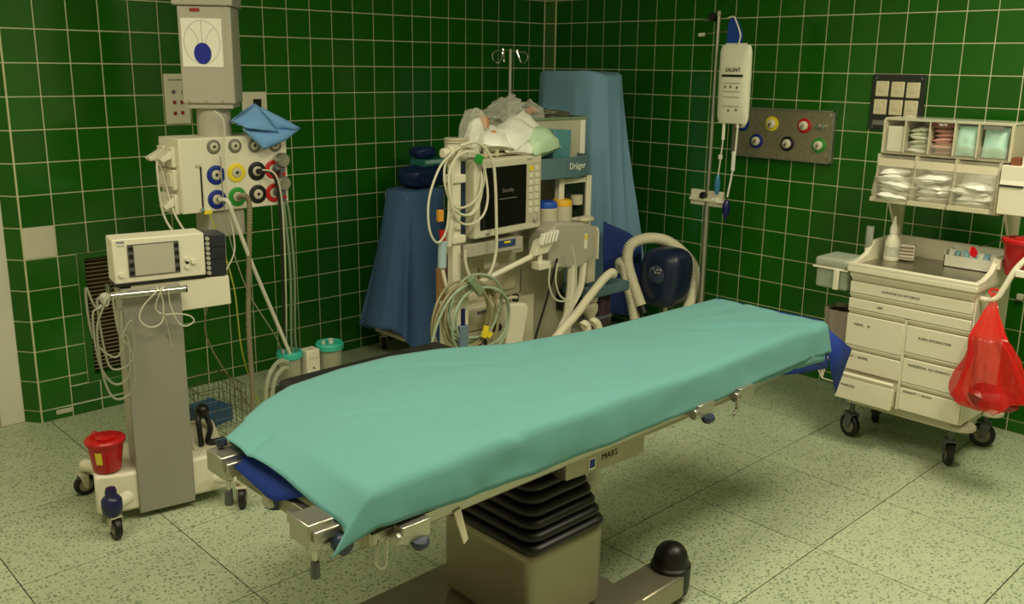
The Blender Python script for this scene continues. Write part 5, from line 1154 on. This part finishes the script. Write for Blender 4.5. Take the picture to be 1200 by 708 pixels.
# ---------------------------------------------------------------- cables on the pole
def loops(name, label, c, rx, rz, n_, r, m, jit, depth=.03, tilt=0, k=14):
    b = MB()
    for i in range(n_):
        ox, oz = random.uniform(-1, 1)*jit, random.uniform(-1, 1)*jit; sx, sz = 1+random.uniform(-.18, .12), 1+random.uniform(-.18, .12); yy = random.uniform(-1, 0)*depth; ph = random.uniform(-.4, .4)
        pts = []
        for j in range(k):
            a = 2*math.pi*j/k; px, pz = rx*sx*math.cos(a), rz*sz*math.sin(a)
            pts.append((c[0]+ox+px*math.cos(ph*.4)-pz*math.sin(ph*.4), c[1]+yy+.01*math.sin(3*a+i), c[2]+oz-sz*rz+rz+pz*math.cos(ph*.4)+px*math.sin(ph*.4)))
        b.tube(pts, r, n=6, k=4, closed=True)
    return tag(b.build(name, m), label, 'cable')
mat('cable_cream', (218, 212, 190), rough=.4); mat('cable_olive', (150, 142, 108), rough=.45); mat('cable_mint', (164, 180, 156), rough=.4)
loops('monitor_cable_coil', 'cream monitor cables looped over the top of the pole', (-2.14, -1.56, 1.275), .115, .16, 4, .006, 'cable_cream', .02)
lead('long_cream_cable', 'long cream cable hanging in a loop in front of the monitor', [(-2.18, -1.57, 1.45), (-2.08, -1.58, 1.46), (-2.0, -1.59, 1.38), (-1.975, -1.59, 1.26), (-1.965, -1.59, 1.05), (-1.965, -1.59, .93), (-2.0, -1.59, .83), (-2.06, -1.58, .79), (-2.11, -1.57, .81), (-2.135, -1.56, .88), (-2.14, -1.56, .95)], .0075, 'cable_cream', n=8)
lead('thin_cream_cable', 'thin cream cable looping out left of the pole', [(-2.21, -1.56, 1.42), (-2.30, -1.57, 1.36), (-2.365, -1.57, 1.22), (-2.365, -1.57, 1.08), (-2.32, -1.57, 1.01), (-2.27, -1.57, 1.05), (-2.25, -1.57, 1.15), (-2.24, -1.56, 1.30)], .0055, 'cable_cream')
t2 = thing('probe_bundle', 'bundle of cable plugs in red, orange and pale blue left of the pole', 'probes', (-2.27, -1.54, .9))
MB().cyl((-2.27, -1.55, 1.01), (-2.275, -1.55, .88), .021, n=14).build('pale_blue_plug', mat('plug_blue', (170, 190, 200), rough=.4), t2, bev=.004); MB().cyl((-2.275, -1.55, 1.06), (-2.27, -1.55, 1.01), .014).build('red_plug', 'ring_red', t2)
MB().box((-2.285, -1.55, 1.13), (.03, .02, .055)).build('orange_plug', mat('plug_orange', (220, 150, 50), rough=.4), t2, bev=.003); MB().cyl((-2.215, -1.55, 1.14), (-2.235, -1.55, .98), .016).build('cream_plug', 'cable_cream', t2); MB().tube([(-2.275, -1.55, .88), (-2.26, -1.56, .80), (-2.24, -1.55, .74)], .009).build('plug_tail', 'cable_cream', t2)
MB().box((-2.09, -1.60, 1.385), (.035, .02, .04), ry=.5).build('green_clip', 'ring_green', t2)
loops('olive_cable_coil', 'olive grey cable coil hanging low on the pole', (-2.16, -1.575, .63), .165, .185, 5, .0075, 'cable_olive', .03)
loops('mint_cable_coil', 'pale mint cable coil hanging low on the pole', (-2.10, -1.595, .62), .185, .175, 4, .0065, 'cable_mint', .04)
lead('trailing_mint_cable', 'pale mint cable trailing down at the left of the coils', [(-2.16, -1.61, .80), (-2.28, -1.61, .74), (-2.37, -1.61, .60), (-2.39, -1.61, .45), (-2.36, -1.61, .33)], .0075, 'cable_mint')
t2 = thing('cable_connectors', 'grey blue and yellow connectors hanging inside the cable coils', 'connectors', (-2.19, -1.6, .5))
MB().cyl((-2.20, -1.615, .68), (-2.20, -1.615, .60), .011).build('navy_boot', 'bulb_navy', t2); MB().bx(-2.228, -2.175, -1.63, -1.605, .49, .60).build('grey_plug', mat('plug_grey', (110, 130, 150), rough=.4), t2, bev=.005)
MB().box((-2.07, -1.63, .545), (.025, .02, .06), ry=.3).build('yellow_plug', 'ring_yellow', t2, bev=.003); MB().box((-2.045, -1.63, .525), (.02, .02, .03), ry=.8).build('yellow_tab', 'ring_yellow', t2); MB().cyl((-2.07, -1.63, .50), (-2.06, -1.63, .42), .01).build('black_boot', 'rubber', t2)
MB().box((-2.13, -1.625, .785), (.04, .03, .11), ry=-.7).build('cable_strap', 'hose_clear', t2, bev=.005)

# ---------------------------------------------------------------- supplies on top of the machine
film = clear_mat('film_clear', (245, 243, 232), .22, .06)
t2 = thing('clear_supply_box', 'clear plastic box heaped with wrapped supplies on the grey shelf', 'box', (-1.37, -1.22, 1.27))
X0, X1, Y0, Y1, ZA, ZB = -1.66, -1.09, -1.37, -1.12, 1.268, 1.545
b = MB()
for a in ((X0, X1, Y0, Y0+.003, ZA, ZB), (X0, X1, Y1-.003, Y1, ZA, ZB), (X0, X0+.003, Y0, Y1, ZA, ZB), (X1-.003, X1, Y0, Y1, ZA, ZB), (X0, X1, Y0, Y1, ZA, ZA+.004)): b.bx(*a)
b.build('tub', clear_mat('tub_clear', (224, 220, 196), .42, .15), t2)
rm = MB()
for a in ((X0-.008, X1+.008, Y0-.010, Y0+.003, ZB-.012, ZB), (X0-.008, X1+.008, Y1-.003, Y1+.01, ZB-.012, ZB), (X0-.01, X0+.003, Y0, Y1, ZB-.012, ZB), (X1-.003, X1+.01, Y0, Y1, ZB-.012, ZB)): rm.bx(*a)
rm.build('tub_rim', 'hose_clear', t2); MB().bx(X1-.05, X1-.01, Y0-.006, Y0-.002, ZA+.02, ZB-.02).build('tub_tag', 'paper', t2)
def crumple(name, label, c, d, m, seed, rz=0, ry=0, group=None, amp=.45, cat='wrap'):
    """crinkled film: a lumpy shell with sharp creases"""
    b = MB().ball((0, 0, 0), 1, 18, 11); M = Matrix.Translation(V(c)) @ Matrix.Rotation(rz, 4, 'Z') @ Matrix.Rotation(ry, 4, 'Y')
    for v in b.v:
        k = 1+amp*wob(v.x*2.3, v.y*2.3, v.z*2.3+seed)+amp*.5*wob(v.x*6, v.y*6, v.z*6+seed)
        v.xyz = M @ V((v.x*d[0]*k, v.y*d[1]*k, v.z*d[2]*k))
    return tag(b.build(name, m, smooth=18), label, cat, group)
crumple('clear_film_bag', 'crinkled clear bag spilling over the left end of the supply box', (-1.60, -1.24, 1.575), (.14, .10, .06), film, 1, .2, -.3, cat='bag')
crumple('clear_film_bag', 'crinkled clear bag with an orange end in the middle of the supply box', (-1.43, -1.24, 1.575), (.10, .09, .05), film, 4, .1, .1, cat='bag')
crumple('silver_film_wrap', 'shiny crinkled wrap along the right part of the supply box', (-1.25, -1.24, 1.552), (.14, .08, .028), mat('foil', (170, 166, 150), rough=.18, metal=.7, var=.3, scale=40), 8, 0, .05)
tag(MB().tube([(-1.44, -1.25, 1.56), (-1.41, -1.26, 1.585), (-1.38, -1.26, 1.575)], .018).build('orange_stopper', mat('orange_soft', (216, 140, 92), rough=.45)), 'orange stopper sticking out of the supply box', 'stopper')
for i, (c, d, rz, ry, m, l) in enumerate((((-1.24, -1.24, 1.40), (.17, .14, .10), .1, 0, 'wrap_white', 'white wrapped pack inside the clear supply box at the right'), ((-1.46, -1.24, 1.42), (.2, .16, .12), -.2, .1, 'wrap_white', 'white wrapped pack inside the clear supply box in the middle'), ((-1.59, -1.24, 1.36), (.1, .14, .11), .1, 0, 'wrap_mixed', 'pale printed pack inside the clear supply box at the left'))):
    packet('boxed_pack', l, c, d, m, rz, 0, ry, None, amp=.015)
mat('mask_green', (196, 222, 190), rough=.4, var=.12, scale=20); mat('wrap_bright', (250, 247, 238), rough=.35, var=.1, scale=25)
crumple('mask_bag', 'clear bag with a face mask leaning above the left monitor corner', (-1.98, -1.43, 1.50), (.075, .06, .115), film, 11, .2, .35, cat='bag', amp=.3)
crumple('mask_in_bag', 'pale mask inside the leaning clear bag', (-1.97, -1.43, 1.475), (.05, .04, .09), 'wrap_bright', 15, .2, .35, cat='mask', amp=.25)
tag(MB().lathe((-1.915, -1.43, 1.515), [(.028, 0), (.032, .012), (.026, .05), (.018, .056), (0, .056)], 18, (.1, 0, 1)).build('orange_cup', 'orange_soft'), 'small orange cup behind the monitor', 'cup')
for i, (c, d, rz, rx, ry, m, l) in enumerate((((-1.70, -1.43, 1.485), (.27, .17, .06), .3, .5, -.28, 'wrap_bright', 'long white wrapped pack slanting up behind the monitor'), ((-1.86, -1.43, 1.47), (.19, .17, .06), -.3, .5, .15, 'wrap_bright', 'white wrapped pack resting behind the monitor top'),
        ((-1.55, -1.45, 1.425), (.23, .16, .15), .12, .5, -.12, 'mask_green', 'pale green wrapped pack at the front of the grey shelf'), ((-1.84, -1.41, 1.425), (.24, .15, .06), .1, .1, .05, 'wrap_mixed', 'pale printed pack under the white packs behind the monitor'), ((-1.70, -1.44, 1.425), (.22, .16, .08), -.1, .5, .1, 'wrap_bright', 'white wrapped pack between the monitor and the green pack'),
        ((-1.46, -1.42, 1.42), (.16, .13, .06), .4, 1.0, 0, 'mask_green', 'pale green pouch leaning on the light blue carton'), ((-1.60, -1.40, 1.515), (.17, .13, .03), .2, .8, -.35, 'wrap_white', 'thin white sleeve tilted against the clear supply box'))):
    packet('supply_pack', l, c, d, m, rz, rx, ry, None, amp=.014)
tag(MB().box((-1.36, -1.42, 1.385), (.15, .05, .20), rz=.1, ry=.06).build('blue_carton', mat('carton_blue', (92, 148, 160), rough=.4), bev=.003), 'light blue carton standing before the clear supply box', 'carton')
tag(MB().lathe((-1.885, -1.44, 1.475), [(.014, 0), (.016, .02), (.01, .04), (0, .04)], 14, (.8, -.3, .4)).build('orange_tip', 'orange_soft'), 'orange tip lying on the white packs', 'tip')
c = MB()
for i in range(4): c.lathe((-2.07, -1.40, 1.42+.013*i), [(.02, 0), (.05, 0), (.052, .006), (.05, .011), (.02, .011)], 20)
tag(c.build('tape_roll', 'beige'), 'stack of beige tape rolls left of the mask bag', 'tape')
MB().bx(-2.07, -1.60, -1.47, -1.34, 1.375, 1.39).build('top_shelf', 'cream_dark', t, bev=.004); MB().bx(-1.90, -1.68, -1.38, -1.25, .90, 1.375).build('back_column', 'beige', t)
